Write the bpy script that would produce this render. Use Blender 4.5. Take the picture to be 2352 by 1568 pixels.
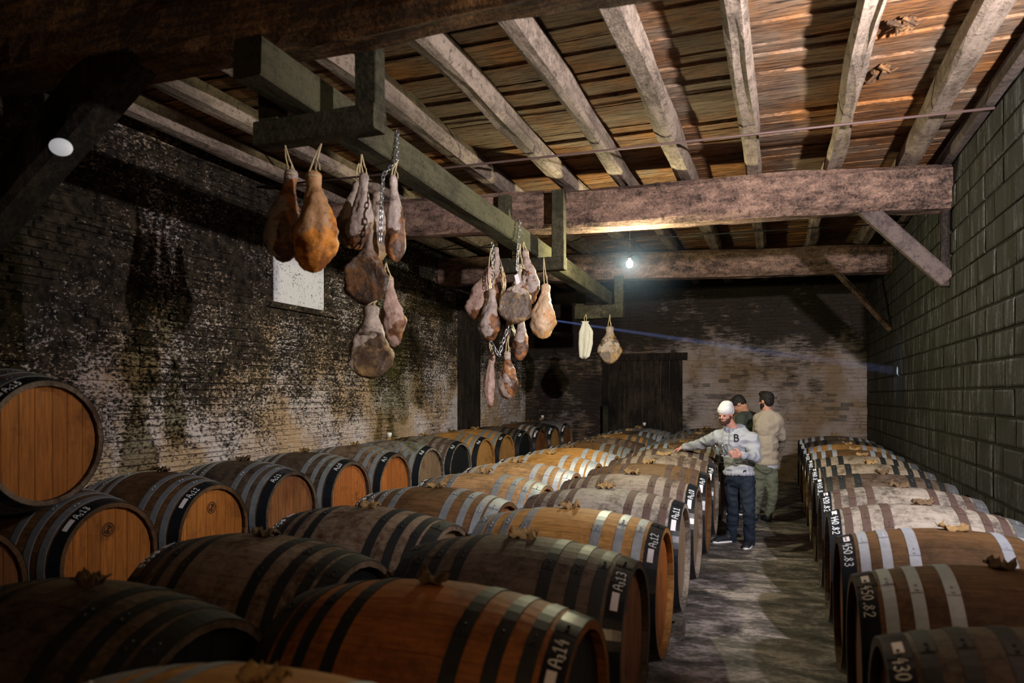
import bpy, bmesh, math, random
from mathutils import Vector, Matrix, noise as mnoise
for o in list(bpy.data.objects): bpy.data.objects.remove(o)
S = bpy.context.scene
COL = S.collection
R = math.radians
PI = math.pi
# ------------------------------------------------------------------ camera, light, exposure
F = 1650.0; W = 2352.0; H = 1568.0
PSI = R(20.26); EYE = 1.75; HZN = 908.0
cd = bpy.data.cameras.new('camera'); cam = bpy.data.objects.new('camera', cd); COL.objects.link(cam)
cd.sensor_width = 36.0; cd.lens = 36.0 * F / W
cam.location = (0, 0, EYE); cam.rotation_euler = (R(90), 0, PSI)
cd.shift_y = (HZN - H / 2) / W
cd.clip_start = 0.05
cd.dof.use_dof = True; cd.dof.focus_distance = 8.4; cd.dof.aperture_fstop = 1.9
S.camera = cam
S.view_settings.view_transform = 'Standard'; S.view_settings.look = 'None'
S.view_settings.gamma = 1.0; S.view_settings.exposure = 0.0
try: S.view_settings.use_curve_mapping = False
except Exception: pass
wd = bpy.data.worlds.new('world'); S.world = wd; wd.use_nodes = True
wd.node_tree.nodes['Background'].inputs[0].default_value = (0.35, 0.55, 0.7, 1)
wd.node_tree.nodes['Background'].inputs[1].default_value = 0.012

def light(name, kind, loc, energy, color, target=None, **kw):
    l = bpy.data.lights.new(name, kind); l.energy = energy; l.color = color
    for k, v in kw.items(): setattr(l, k, v)
    o = bpy.data.objects.new(name, l); COL.objects.link(o); o.location = loc
    if target is not None:
        d = Vector(target) - Vector(loc); o.rotation_euler = d.to_track_quat('-Z', 'Y').to_euler()
    return o
# floodlight on the right wall, just outside the frame
light('floodlight', 'AREA', (1.48, 2.9, 3.16), 400, (1.0, 0.93, 0.94), (0.1, 11.0, 4.2), shape='DISK', size=0.09)
# bare bulb under the second beam
# weak warm lamp behind the photographer
light('rear_lamp', 'POINT', (0.35, -0.3, 2.3), 36, (1.0, 0.62, 0.32), shadow_soft_size=0.12)

def pj(x, y, d):
    "point seen at photograph pixel x, y at depth d"
    r = (x - W / 2) / F * d; up = (HZN - y) / F * d
    return Vector((r * math.cos(PSI) - d * math.sin(PSI), r * math.sin(PSI) + d * math.cos(PSI), EYE + up))

# ------------------------------------------------------------------ object helpers
def link(o, parent=None):
    COL.objects.link(o)
    if parent is not None: o.parent = parent
    return o
def setp(o, label=None, cat=None, group=None, kind=None):
    if label: o['label'] = label
    if cat: o['category'] = cat
    if group: o['group'] = group
    if kind: o['kind'] = kind
    return o
def empty(name, loc=(0, 0, 0), rot=(0, 0, 0)):
    o = bpy.data.objects.new(name, None); o.location = loc; o.rotation_euler = rot
    o.empty_display_size = 0.1
    return link(o)
def thing(name, label, cat, loc=(0, 0, 0), rot=(0, 0, 0), group=None):
    return setp(empty(name, loc, rot), label, cat, group)
def smooth(me, flag=True):
    me.polygons.foreach_set('use_smooth', [flag] * len(me.polygons))
def mesh(name, verts, faces, mat=None, sm=False):
    me = bpy.data.meshes.new(name); me.from_pydata([tuple(v) for v in verts], [], faces); me.update()
    if mat: me.materials.append(mat)
    if sm: smooth(me)
    return me
def obj(name, me, parent=None, loc=None, rot=None):
    o = bpy.data.objects.new(name, me)
    if loc is not None: o.location = loc
    if rot is not None: o.rotation_euler = rot
    return link(o, parent)
class MB:
    "collects verts and faces"
    def __init__(s): s.v = []; s.f = []
    def add(s, vs, fs):
        b = len(s.v); s.v += [Vector(v) for v in vs]; s.f += [tuple(i + b for i in f) for f in fs]
    def box(s, a, b, jit=0.0, rnd=None):
        x0, y0, z0 = a; x1, y1, z1 = b
        vs = [(x0,y0,z0),(x1,y0,z0),(x1,y1,z0),(x0,y1,z0),(x0,y0,z1),(x1,y0,z1),(x1,y1,z1),(x0,y1,z1)]
        if jit: vs = [tuple(c + rnd.uniform(-jit, jit) for c in v) for v in vs]
        s.add(vs, [(3,2,1,0),(4,5,6,7),(0,1,5,4),(1,2,6,5),(2,3,7,6),(3,0,4,7)])
    def tube(s, pts, rad, n=8, cap=True):
        pts = [Vector(p) for p in pts]
        if not isinstance(rad, (list, tuple)): rad = [rad] * len(pts)
        vs = []; fs = []
        ref = None
        for i, p in enumerate(pts):
            t = (pts[min(i + 1, len(pts) - 1)] - pts[max(i - 1, 0)]).normalized()
            if ref is None:
                ref = Vector((0, 0, 1)) if abs(t.z) < 0.9 else Vector((1, 0, 0))
            a = (ref - t * ref.dot(t)).normalized(); b = t.cross(a); ref = a
            for k in range(n):
                q = 2 * PI * k / n
                vs.append(p + (a * math.cos(q) + b * math.sin(q)) * rad[i])
        for i in range(len(pts) - 1):
            for k in range(n):
                k2 = (k + 1) % n
                fs.append((i*n+k, i*n+k2, (i+1)*n+k2, (i+1)*n+k))
        if cap:
            fs.append(tuple(range(n - 1, -1, -1))); fs.append(tuple((len(pts)-1)*n + k for k in range(n)))
        s.add(vs, fs)
    def sphere(s, M, nu=14, nv=9):
        vs = [M @ Vector((0,0,-1))]
        for j in range(1, nv):
            a = -PI/2 + PI*j/nv
            for i in range(nu):
                b = 2*PI*i/nu
                vs.append(M @ Vector((math.cos(a)*math.cos(b), math.cos(a)*math.sin(b), math.sin(a))))
        vs.append(M @ Vector((0,0,1)))
        fs = []
        for i in range(nu): fs.append((0, 1+(i+1)%nu, 1+i))
        for j in range(nv-2):
            for i in range(nu):
                a = 1+j*nu+i; b = 1+j*nu+(i+1)%nu
                fs.append((a, b, b+nu, a+nu))
        t = len(vs)-1
        for i in range(nu): fs.append((t, 1+(nv-2)*nu+i, 1+(nv-2)*nu+(i+1)%nu))
        s.add(vs, fs)
    def ell(s, c, rx, ry, rz, rot=None, **k):
        M = Matrix.Translation(c)
        if rot is not None: M = M @ rot.to_4x4()
        s.sphere(M @ Matrix.Diagonal((rx, ry, rz, 1)), **k)
    def cap(s, p0, p1, r0, r1):
        p0 = Vector(p0); p1 = Vector(p1)
        s.ell(p0, r0, r0, r0); s.ell(p1, r1, r1, r1); s.tube([p0, p1], [r0, r1], 14)
    def lathe(s, prof, n=24, M=None, close=False):
        vs = []; fs = []
        for r, z in prof:
            for k in range(n):
                q = 2*PI*k/n; v = Vector((r*math.cos(q), r*math.sin(q), z)); vs.append(M @ v if M else v)
        for i in range(len(prof)-1):
            for k in range(n):
                k2 = (k+1)%n; fs.append((i*n+k, i*n+k2, (i+1)*n+k2, (i+1)*n+k))
        s.add(vs, fs)
    def me(s, name, mat=None, sm=False): return mesh(name, s.v, s.f, mat, sm)
    def obj(s, name, mat=None, parent=None, sm=False): return obj(name, s.me(name, mat, sm), parent)

# ------------------------------------------------------------------ material helpers
class NT:
    def __init__(s, name, rough=0.8, spec=0.3, metal=0.0):
        s.m = bpy.data.materials.new(name); s.m.use_nodes = True; s.t = s.m.node_tree
        s.b = s.t.nodes['Principled BSDF']; s.b.inputs['Roughness'].default_value = rough
        s.b.inputs['Specular IOR Level'].default_value = spec; s.b.inputs['Metallic'].default_value = metal
    def n(s, typ, **kw):
        nd = s.t.nodes.new(typ)
        for k, v in kw.items(): setattr(nd, k, v)
        return nd
    def set(s, sock, v):
        if isinstance(v, bpy.types.NodeSocket): s.t.links.new(v, sock)
        elif isinstance(v, (tuple, list)) and len(v) == 3 and sock.type == 'RGBA': sock.default_value = (*v, 1)
        else: sock.default_value = v
    def pos(s, scale=(1, 1, 1), off=None, src='world'):
        if src == 'world': o = s.n('ShaderNodeNewGeometry').outputs['Position']
        else: o = s.n('ShaderNodeTexCoord').outputs['Object']
        mp = s.n('ShaderNodeMapping'); s.set(mp.inputs['Vector'], o); mp.inputs['Scale'].default_value = scale
        if off is not None: s.set(mp.inputs['Location'], off)
        return mp.outputs[0]
    def noise(s, vec, scale, detail=4, rough=0.55, dist=0.0):
        nd = s.n('ShaderNodeTexNoise'); s.set(nd.inputs['Vector'], vec); nd.inputs['Scale'].default_value = scale
        nd.inputs['Detail'].default_value = detail; nd.inputs['Roughness'].default_value = rough
        nd.inputs['Distortion'].default_value = dist
        return nd.outputs[0]
    def ramp(s, fac, stops, interp='LINEAR'):
        nd = s.n('ShaderNodeValToRGB'); s.set(nd.inputs[0], fac); cr = nd.color_ramp; cr.interpolation = interp
        while len(cr.elements) < len(stops): cr.elements.new(0.5)
        for e, (p, c) in zip(cr.elements, stops):
            e.position = p; e.color = (c, c, c, 1) if isinstance(c, (int, float)) else (*c, 1)
        return nd.outputs[0]
    def mix(s, fac, a, b, mode='MIX'):
        nd = s.n('ShaderNodeMix', data_type='RGBA', blend_type=mode)
        s.set(nd.inputs[0], fac); s.set(nd.inputs[6], a); s.set(nd.inputs[7], b)
        return nd.outputs[2]
    def math(s, op, a, b=0.0, c=None):
        nd = s.n('ShaderNodeMath', operation=op); s.set(nd.inputs[0], a); s.set(nd.inputs[1], b)
        if c is not None: s.set(nd.inputs[2], c)
        return nd.outputs[0]
    def mr(s, v, a, b, c=0.0, d=1.0):
        nd = s.n('ShaderNodeMapRange'); s.set(nd.inputs[0], v)
        for i, x in enumerate((a, b, c, d)): nd.inputs[i+1].default_value = x
        return nd.outputs[0]
    def sep(s, v):
        nd = s.n('ShaderNodeSeparateXYZ'); s.set(nd.inputs[0], v); return nd.outputs
    def rnd(s): return s.n('ShaderNodeObjectInfo').outputs['Random']
    def bump(s, h, strength=0.5, dist=0.02):
        nd = s.n('ShaderNodeBump'); nd.inputs['Strength'].default_value = strength; nd.inputs['Distance'].default_value = dist
        s.set(nd.inputs['Height'], h); s.t.links.new(nd.outputs[0], s.b.inputs['Normal'])
    def col(s, c): s.set(s.b.inputs['Base Color'], c); return s
    def rough(s, c): s.set(s.b.inputs['Roughness'], c); return s

def plain(name, c, rough=0.7, metal=0.0, var=0.15, scale=30, bump=0.1):
    t = NT(name, rough, 0.35, metal); v = t.pos(src='obj')
    n = t.noise(v, scale, 5)
    lo = tuple(x*(1-var) for x in c); hi = tuple(min(1, x*(1+var)) for x in c)
    t.col(t.mix(n, lo, hi)); t.bump(n, bump, 0.01)
    return t.m

def timber_mat(name, light_c, dark_c, scale=(1, 1, 1), amount=0.5, green=0.0, sp=1.0):
    t = NT(name, 0.9, 0.15)
    v = t.pos(scale); grain = t.noise(v, 7, 7, 0.7, 0.4)
    v2 = t.pos(); blot = t.noise(v2, 1.6, 6, 0.62, 0.2); spk = t.noise(v2, 38, 4, 0.7)
    f = t.math('ADD', t.math('MULTIPLY', grain, 0.55), t.math('MULTIPLY', blot, 0.45))
    f = t.math('ADD', f, t.math('MULTIPLY', t.math('SUBTRACT', spk, 0.5), 0.42))
    mid = tuple((a*0.45+b*0.55) for a, b in zip(light_c, dark_c))
    c = t.ramp(f, [(amount-0.11*sp, dark_c), (amount-0.02*sp, mid), (amount+0.07*sp, light_c)])
    r = t.rnd(); c = t.mix(t.math('MULTIPLY', r, 0.35), c, dark_c)
    s2 = t.noise(v2, 19, 5, 0.8, 0.3); st = t.noise(t.pos(tuple(x*0.5 for x in scale)), 1.3, 3, 0.5)
    c = t.mix(t.mr(s2, 0.54, 0.63, 0, 0.8), c, dark_c); c = t.mix(t.mr(st, 0.55, 0.62, 0, 0.6), c, dark_c)
    if green: c = t.mix(t.mr(blot, 0.4, 0.65, 0, green), c, (0.17, 0.18, 0.055))
    t.col(c); t.bump(t.math('ADD', t.math('MULTIPLY', grain, 0.7), t.math('MULTIPLY', spk, 0.3)), 0.7, 0.03)
    return t.m
M_BEAM = timber_mat('hewn_beam_wood', (0.36, 0.225, 0.165), (0.028, 0.019, 0.017), (0.6, 2.0, 2.0), 0.53, 0, 1.4)
M_BEAM0 = timber_mat('hewn_near_beam_wood', (0.40, 0.20, 0.075), (0.06, 0.036, 0.022), (0.35, 3.0, 3.0), 0.58)
M_JOIST = timber_mat('joist_wood', (0.36, 0.28, 0.22), (0.055, 0.04, 0.032), (2.2, 0.6, 2.2), 0.46, 0, 1.3)
def plank_mat():
    t = NT('ceiling_plank_wood', 0.9, 0.15); v = t.pos((0.55, 7, 3)); g = t.noise(v, 5.5, 8, 0.72, 0.5); g2 = t.noise(t.pos((1.6, 16, 3)), 7, 5, 0.7); b = t.noise(t.pos(), 1.1, 4, 0.6)
    warm = t.mix(t.mr(b, 0.42, 0.6), (0.50, 0.215, 0.07), (0.36, 0.26, 0.18))
    warm = t.mix(t.math('MULTIPLY', t.rnd(), 0.5), warm, (0.16, 0.075, 0.04))
    f = t.math('ADD', t.math('MULTIPLY', g, 0.6), t.math('ADD', t.math('MULTIPLY', g2, 0.3), t.math('MULTIPLY', b, 0.1)))
    c = t.mix(t.mr(f, 0.40, 0.56), (0.022, 0.016, 0.013), warm)
    t.col(c); t.bump(t.math('ADD', g, g2), 0.9, 0.03); return t.m
M_PLANK = plank_mat()
M_RACK = timber_mat('hanging_rack_wood', (0.085, 0.075, 0.048), (0.022, 0.020, 0.014), (3, 0.5, 3), 0.48, 0.1)
M_BRACE = timber_mat('brace_wood', (0.125, 0.095, 0.085), (0.045, 0.034, 0.032), (1, 1, 1), 0.46)
M_DARKW = timber_mat('dark_door_wood', (0.07, 0.05, 0.035), (0.012, 0.010, 0.009), (3, 3, 0.4), 0.55)
M_RAIL = timber_mat('cradle_wood', (0.12, 0.10, 0.085), (0.03, 0.025, 0.02), (3, 0.3, 3), 0.5)

# ---- masonry
def left_wall_mat():
    t = NT('sooty_limewashed_stone', 0.92, 0.12); v = t.pos(); x, y, z = t.sep(t.pos())
    big = t.noise(v, 0.75, 3, 0.5); med = t.noise(v, 3.2, 6, 0.65, 0.3); fine = t.noise(t.pos((1, 1, 1.6)), 26, 6, 0.75)
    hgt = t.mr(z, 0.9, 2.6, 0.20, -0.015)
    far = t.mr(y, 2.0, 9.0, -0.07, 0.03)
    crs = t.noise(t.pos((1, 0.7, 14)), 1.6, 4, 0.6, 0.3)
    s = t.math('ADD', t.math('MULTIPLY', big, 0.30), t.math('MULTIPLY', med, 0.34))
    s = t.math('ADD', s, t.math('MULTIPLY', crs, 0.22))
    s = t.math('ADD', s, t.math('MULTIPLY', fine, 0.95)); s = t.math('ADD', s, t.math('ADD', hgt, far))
    soot_shade = t.mix(t.mr(t.noise(v, 11, 5, 0.7), 0.4, 0.65), (0.014, 0.012, 0.010), (0.075, 0.056, 0.038))
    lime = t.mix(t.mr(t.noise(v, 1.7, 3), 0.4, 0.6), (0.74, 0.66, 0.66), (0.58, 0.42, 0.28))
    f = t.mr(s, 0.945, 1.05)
    c = t.mix(f, soot_shade, lime)
    # green algae run-off
    g = t.math('SUBTRACT', 1.0, t.math('ABSOLUTE', t.math('MULTIPLY', t.math('SUBTRACT', t.math('ADD', y, t.math('MULTIPLY', med, 0.8)), 9.25), 1.7)))
    g = t.math('MULTIPLY', t.math('MAXIMUM', g, 0.0), t.mr(med, 0.35, 0.6))
    c = t.mix(g, c, (0.075, 0.085, 0.018))
    t.col(c); t.bump(t.math('ADD', t.math('MULTIPLY', fine, 0.5), med), 0.9, 0.04)
    return t.m
M_LEFT = left_wall_mat()
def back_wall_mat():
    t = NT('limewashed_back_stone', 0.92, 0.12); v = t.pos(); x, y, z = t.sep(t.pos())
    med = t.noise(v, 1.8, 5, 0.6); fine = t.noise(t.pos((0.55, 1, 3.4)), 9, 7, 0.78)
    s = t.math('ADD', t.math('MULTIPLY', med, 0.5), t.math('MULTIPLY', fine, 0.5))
    up = t.mr(z, 2.45, 3.0, 0.085, -0.10)  # upper wall darkened: the cross beams' shadow painted into the stone colour
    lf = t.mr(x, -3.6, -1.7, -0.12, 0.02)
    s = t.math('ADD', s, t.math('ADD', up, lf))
    soot_shade = t.mix(fine, (0.03, 0.024, 0.02), (0.09, 0.07, 0.055))
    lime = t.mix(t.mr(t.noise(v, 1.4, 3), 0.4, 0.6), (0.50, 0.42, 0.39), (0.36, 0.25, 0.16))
    c = t.mix(t.mr(s, 0.47, 0.60), soot_shade, lime)
    r = t.rnd(); c = t.mix(t.mr(r, 0.86, 0.90, 0, 0.6), c, (0.05, 0.045, 0.045))
    t.col(c); t.bump(t.math('ADD', fine, med), 0.9, 0.04)
    return t.m
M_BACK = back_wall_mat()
def block_mat():
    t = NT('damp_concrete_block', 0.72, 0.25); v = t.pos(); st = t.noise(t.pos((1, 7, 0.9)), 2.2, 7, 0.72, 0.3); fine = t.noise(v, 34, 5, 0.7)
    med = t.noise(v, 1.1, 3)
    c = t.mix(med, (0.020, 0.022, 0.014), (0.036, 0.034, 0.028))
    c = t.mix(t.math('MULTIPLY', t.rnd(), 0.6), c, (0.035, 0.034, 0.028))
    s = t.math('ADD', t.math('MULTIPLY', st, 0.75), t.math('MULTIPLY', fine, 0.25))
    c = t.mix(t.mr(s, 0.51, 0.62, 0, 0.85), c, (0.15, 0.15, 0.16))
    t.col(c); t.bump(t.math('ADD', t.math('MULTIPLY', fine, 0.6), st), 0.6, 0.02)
    return t.m
M_BLOCK = block_mat()
M_MORTAR = plain('dark_mortar', (0.022, 0.020, 0.017), 0.95, var=0.5, scale=20, bump=0.6)
M_BMORT = plain('back_wall_mortar', (0.17, 0.13, 0.11), 0.95, var=0.6, scale=14, bump=0.6)
def patch_mat():
    t = NT('white_plaster_patch', 0.9, 0.15); v = t.pos(); n = t.noise(v, 42, 6, 0.75); m = t.noise(v, 3.5, 4)
    c = t.mix(t.mr(t.math('ADD', t.math('MULTIPLY', n, 0.8), t.math('MULTIPLY', m, 0.2)), 0.405, 0.455), (0.06, 0.055, 0.05), (0.74, 0.74, 0.80))
    t.col(c); t.bump(n, 0.5, 0.02); return t.m
M_PATCH = patch_mat()
def floor_mat():
    t = NT('worn_concrete_floor', 0.6, 0.4); v = t.pos((1.0, 2.2, 1)); a = t.noise(v, 2.2, 7, 0.65, 0.5); b = t.noise(t.pos(), 24, 5, 0.7); g = t.noise(t.pos(), 0.9, 3)
    s = t.math('ADD', t.math('MULTIPLY', a, 0.7), t.math('MULTIPLY', b, 0.3))
    c = t.ramp(s, [(0.40, (0.026, 0.024, 0.022)), (0.5, (0.10, 0.088, 0.083)), (0.60, (0.34, 0.30, 0.285))])
    c = t.mix(t.mr(g, 0.5, 0.7, 0, 0.4), c, (0.10, 0.085, 0.04))
    t.col(c); t.rough(t.mr(a, 0.3, 0.7, 0.75, 0.4)); t.bump(t.math('ADD', a, t.math('MULTIPLY', b, 0.5)), 0.5, 0.02); return t.m
M_FLOOR = floor_mat()

# ---- barrels
def oak(name, c, mold=0.0, dirt=0.5, head=False):
    t = NT(name, 0.62, 0.3); r = t.rnd(); cm = t.n('ShaderNodeCombineXYZ'); t.set(cm.inputs[1], t.math('MULTIPLY', r, 40.0))
    g = t.noise(t.pos((9, 9, 0.7) if head else (0.9, 9, 9), cm.outputs[0], 'obj'), 6, 6, 0.65, 0.2)
    w = t.pos(); bl = t.noise(w, 3.2, 7, 0.68, 0.3); sp = t.noise(w, 26, 5, 0.75)
    dk = tuple(x * 0.35 for x in c); hi = tuple(min(1, x * 1.25) for x in c)
    cc = t.mix(t.mr(g, 0.35, 0.65), tuple(x*0.60 for x in c), hi)
    cc = t.mix(t.math('MULTIPLY', r, 0.6 if head else 0.35), cc, tuple(x*0.55 for x in c))
    cc = t.mix(t.mr(t.math('ADD', t.math('MULTIPLY', bl, 0.7), t.math('MULTIPLY', sp, 0.3)), 0.55 - 0.15*dirt, 0.66 - 0.12*dirt, 0, 0.90), cc, dk)
    if mold: cc = t.mix(t.mr(t.math('ADD', t.math('MULTIPLY', bl, 0.5), t.math('MULTIPLY', sp, 0.5)), 0.58, 0.44, 0, mold), cc, (0.42, 0.38, 0.32))
    t.col(cc); t.bump(t.math('ADD', g, t.math('MULTIPLY', sp, 0.5)), 0.25, 0.01); return t.m
def galv(name, c, rough=0.5, metal=0.65, spot=0.3):
    t = NT(name, rough, 0.4, metal); v = t.pos(); n = t.noise(v, 14, 6, 0.7); s = t.noise(v, 60, 3, 0.6)
    cc = t.mix(t.mr(t.math('ADD', t.math('MULTIPLY', n, 0.6), t.math('MULTIPLY', s, 0.4)), 0.38, 0.6), tuple(x*(1-spot) for x in c), c)
    t.col(cc); t.bump(s, 0.08, 0.005); return t.m
WOOD = {
 'golden':  (oak('golden_oak', (0.46, 0.235, 0.07), 0, 0.3), 'golden oak'),
 'tan':     (oak('tan_oak', (0.44, 0.26, 0.12), 0, 0.35), 'light tan oak'),
 'brown':   (oak('brown_oak', (0.165, 0.086, 0.036), 0, 0.6), 'brown oak'),
 'russet':  (oak('russet_oak', (0.36, 0.13, 0.035), 0, 0.5), 'russet oak'),
 'amber':   (oak('amber_oak', (0.40, 0.17, 0.045), 0, 0.1), 'amber oak'),
 'umber':   (oak('umber_oak', (0.17, 0.095, 0.05), 0.25, 0.7), 'mottled umber oak'),
 'dark':    (oak('dark_oak', (0.085, 0.052, 0.032), 0.10, 0.6), 'dark brown oak'),
 'grey':    (oak('grey_oak', (0.15, 0.12, 0.095), 0.45, 0.7), 'mouldy grey oak'),
 'taupe':   (oak('taupe_oak', (0.20, 0.14, 0.105), 0.35, 0.5), 'grey-brown oak'),
 'pale':    (oak('pale_oak', (0.20, 0.165, 0.14), 0.5, 0.65), 'pale weathered oak'),
 'straw':   (oak('straw_oak', (0.25, 0.185, 0.115), 0.35, 0.55), 'straw-coloured oak'),
}
HOOP = {
 'galv':  (galv('galvanized_hoop', (0.42, 0.46, 0.50)), 'galvanized hoops'),
 'bright':(galv('bright_zinc_hoop', (0.50, 0.54, 0.62), 0.5, 0.35, 0.2), 'bright zinc hoops'),
 'blue':  (galv('blue_grey_hoop', (0.46, 0.54, 0.60), 0.5, 0.4, 0.15), 'blue-grey hoops'),
 'dull':  (galv('dull_steel_hoop', (0.20, 0.21, 0.22), 0.55, 0.6), 'dull steel hoops'),
 'black': (galv('blackened_hoop', (0.030, 0.033, 0.034), 0.5, 0.3), 'blackened hoops'),
 'rust':  (galv('rusty_hoop', (0.10, 0.062, 0.050), 0.7, 0.2), 'rusty brown hoops'),
}
M_ENDH = galv('black_painted_hoop', (0.014, 0.017, 0.022), 0.27, 0.1)
M_HEADBLK = plain('black_painted_head', (0.010, 0.012, 0.014), 0.5, var=0.3)
M_CHALK = plain('white_paint_mark', (0.80, 0.84, 0.86), 0.8, var=0.1)
M_TAG = plain('white_paper_tag', (0.80, 0.76, 0.78), 0.8, var=0.05)
M_STAMP = plain('burnt_stamp', (0.05, 0.025, 0.012), 0.9)
M_BURLAP = plain('hessian_cloth', (0.33, 0.21, 0.09), 0.95, var=0.5, scale=60, bump=0.8)
M_BURLAPD = plain('dark_hessian_cloth', (0.12, 0.075, 0.04), 0.95, var=0.5, scale=60, bump=0.8)
M_DARKIN = plain('barrel_shadow_lining', (0.02, 0.015, 0.01), 0.9)

HEADW = {k: oak('head_' + k, tuple(c), 0, 0.15, True) for k, c in dict(golden=(0.50,0.26,0.08), tan=(0.48,0.29,0.13), brown=(0.26,0.10,0.035), russet=(0.42,0.135,0.032), amber=(0.50,0.175,0.032), umber=(0.2,0.12,0.07), dark=(0.1,0.06,0.04), grey=(0.2,0.16,0.12), taupe=(0.24,0.16,0.10), pale=(0.33,0.26,0.2), straw=(0.3,0.22,0.13)).items()}
NS = 26; BL = 1.17; R0 = 0.472; RH = 0.384
def prof(x, r0=R0, rh=RH): return r0 - (r0 - rh) * (abs(x) / (BL/2)) ** 2.0
def stave_mesh():
    n = 12; a = PI / NS * 0.985; th = 0.030; vs = []; fs = []
    for i in range(n + 1):
        x = -BL/2 + BL * i / n; r = prof(x)
        for q in (-a, 0, a): vs.append((x, r*math.sin(q), r*math.cos(q)))
        for q in (a, -a): vs.append((x, (r-th)*math.sin(q), (r-th)*math.cos(q)))
    for i in range(n):
        for k in range(5):
            k2 = (k+1) % 5; fs.append((i*5+k, (i+1)*5+k, (i+1)*5+k2, i*5+k2))
    fs.append((4,3,2,1,0)[::-1]); fs.append(tuple(n*5+k for k in range(5))[::-1])
    me = mesh('stave', vs, fs)
    return me
ME_STAVE = stave_mesh(); ME_STAVE.materials.append(None)
def ring_mesh(name, x0, x1, th=0.0035):
    n = 56; prf = [(x0, prof(x0)), (x0, prof(x0)+th), ((x0+x1)/2, prof((x0+x1)/2)+th), (x1, prof(x1)+th), (x1, prof(x1))]
    vs = []; fs = []
    for x, r in prf:
        for k in range(n):
            q = 2*PI*k/n; vs.append((x, r*math.sin(q), r*math.cos(q)))
    for i in range(4):
        for k in range(n):
            k2 = (k+1) % n; fs.append((i*n+k, (i+1)*n+k, (i+1)*n+k2, i*n+k2))
    me = mesh(name, vs, fs); me.materials.append(None); return me
HX = [(0.0, 0.078), (0.098, 0.148), (0.205, 0.255), (0.335, 0.390)]
ME_HOOP = {}
for k, (a, b) in enumerate(HX):
    ME_HOOP[(k, 1)] = ring_mesh('hoop', BL/2 - b, BL/2 - a + (0.001 if k == 0 else 0), 0.004)
    ME_HOOP[(k, -1)] = ring_mesh('hoop', -BL/2 + a - (0.001 if k == 0 else 0), -BL/2 + b, 0.004)
def strap_joint(k, sgn, phi0):
    "overlap of the hoop band with two rivets, near the top"
    a, b = HX[k]; x0 = BL/2 - b; x1 = BL/2 - a; mb = MB()
    vs = []; n = 4
    for i in range(n+1):
        q = phi0 + 0.13 * i / n
        for x in (x0, x1):
            r = prof(x) + 0.0065; vs.append((sgn*x, -r*math.sin(q), r*math.cos(q)))
    mb.add(vs, [(2*i, 2*i+1, 2*i+3, 2*i+2) for i in range(n)])
    for q in (phi0 + 0.03, phi0 + 0.10):
        x = (x0+x1)/2; r = prof(x) + 0.0065; p = Vector((sgn*x, -r*math.sin(q), r*math.cos(q)))
        mb.ell(p, 0.007, 0.007, 0.007, nu=6, nv=4)
    me = mb.me('hoop_joint'); me.materials.append(None); return me
ME_JOINT = {(k, s): strap_joint(k, s, 0.10 + 0.05*k) for k in range(4) for s in (1, -1)}
def head_boards():
    out = []; nb = 7; rr = RH - 0.030; ws = [0.13, 0.15, 0.14, 0.16, 0.14, 0.15, 0.13]; tot = sum(ws); y = -rr
    for w in ws:
        wd = w / tot * 2 * rr; y0 = y + 0.0018; y1 = y + wd - 0.0018; y += wd
        pts = []
        m = 5
        for i in range(m+1):
            yy = y0 + (y1-y0)*i/m; pts.append((yy, math.sqrt(max(0, rr*rr - yy*yy))))
        for i in range(m, -1, -1):
            yy = y0 + (y1-y0)*i/m; pts.append((yy, -math.sqrt(max(0, rr*rr - yy*yy))))
        vs = [(0, a, b) for a, b in pts] + [(-0.02, a, b) for a, b in pts]; n = len(pts)
        fs = [tuple(range(n))[::-1], tuple(range(n, 2*n))] + [(i, (i+1)%n, (i+1)%n+n, i+n) for i in range(n)]
        me = mesh('head_board', vs, fs); me.materials.append(None); out.append(me)
    return out
ME_HEAD = head_boards()
FONT = {
 'A': [[(0,0),(0.05,0.55),(0.15,0.9),(0.3,1),(0.45,0.9),(0.55,0.55),(0.6,0)],[(0.04,0.45),(0.58,0.45)]],
 '0': [[(0.3,1),(0.08,0.8),(0.03,0.4),(0.2,0.03),(0.42,0.05),(0.56,0.45),(0.5,0.85),(0.3,1)]],
 '1': [[(0.08,0.72),(0.34,1),(0.34,0)],[(0.12,0),(0.55,0)]],
 '2': [[(0.05,0.78),(0.2,1),(0.45,0.95),(0.52,0.7),(0.3,0.35),(0.04,0.02),(0.58,0.04)]],
 '3': [[(0.06,0.92),(0.3,1),(0.5,0.82),(0.4,0.58),(0.2,0.52),(0.45,0.45),(0.55,0.22),(0.35,0),(0.04,0.1)]],
 '4': [[(0.3,1),(0.04,0.4),(0.56,0.4)],[(0.42,0.7),(0.42,-0.05)]],
 '5': [[(0.5,1),(0.12,0.98),(0.08,0.58),(0.35,0.62),(0.54,0.38),(0.4,0.04),(0.05,0.06)]],
 '6': [[(0.46,1),(0.16,0.7),(0.05,0.3),(0.22,0.02),(0.46,0.1),(0.52,0.38),(0.3,0.5),(0.08,0.34)]],
 '7': [[(0.05,0.95),(0.55,0.98),(0.22,0)],[(0.14,0.5),(0.5,0.5)]],
 '8': [[(0.3,0.55),(0.08,0.75),(0.28,1),(0.5,0.8),(0.3,0.55),(0.05,0.25),(0.28,0),(0.55,0.24),(0.3,0.55)]],
 '9': [[(0.5,0.72),(0.25,0.52),(0.08,0.75),(0.26,1),(0.48,0.9),(0.5,0.5),(0.3,0)]],
 '.': [[(0.20,0.05),(0.34,0.10),(0.24,0.16)]],
}
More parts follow.
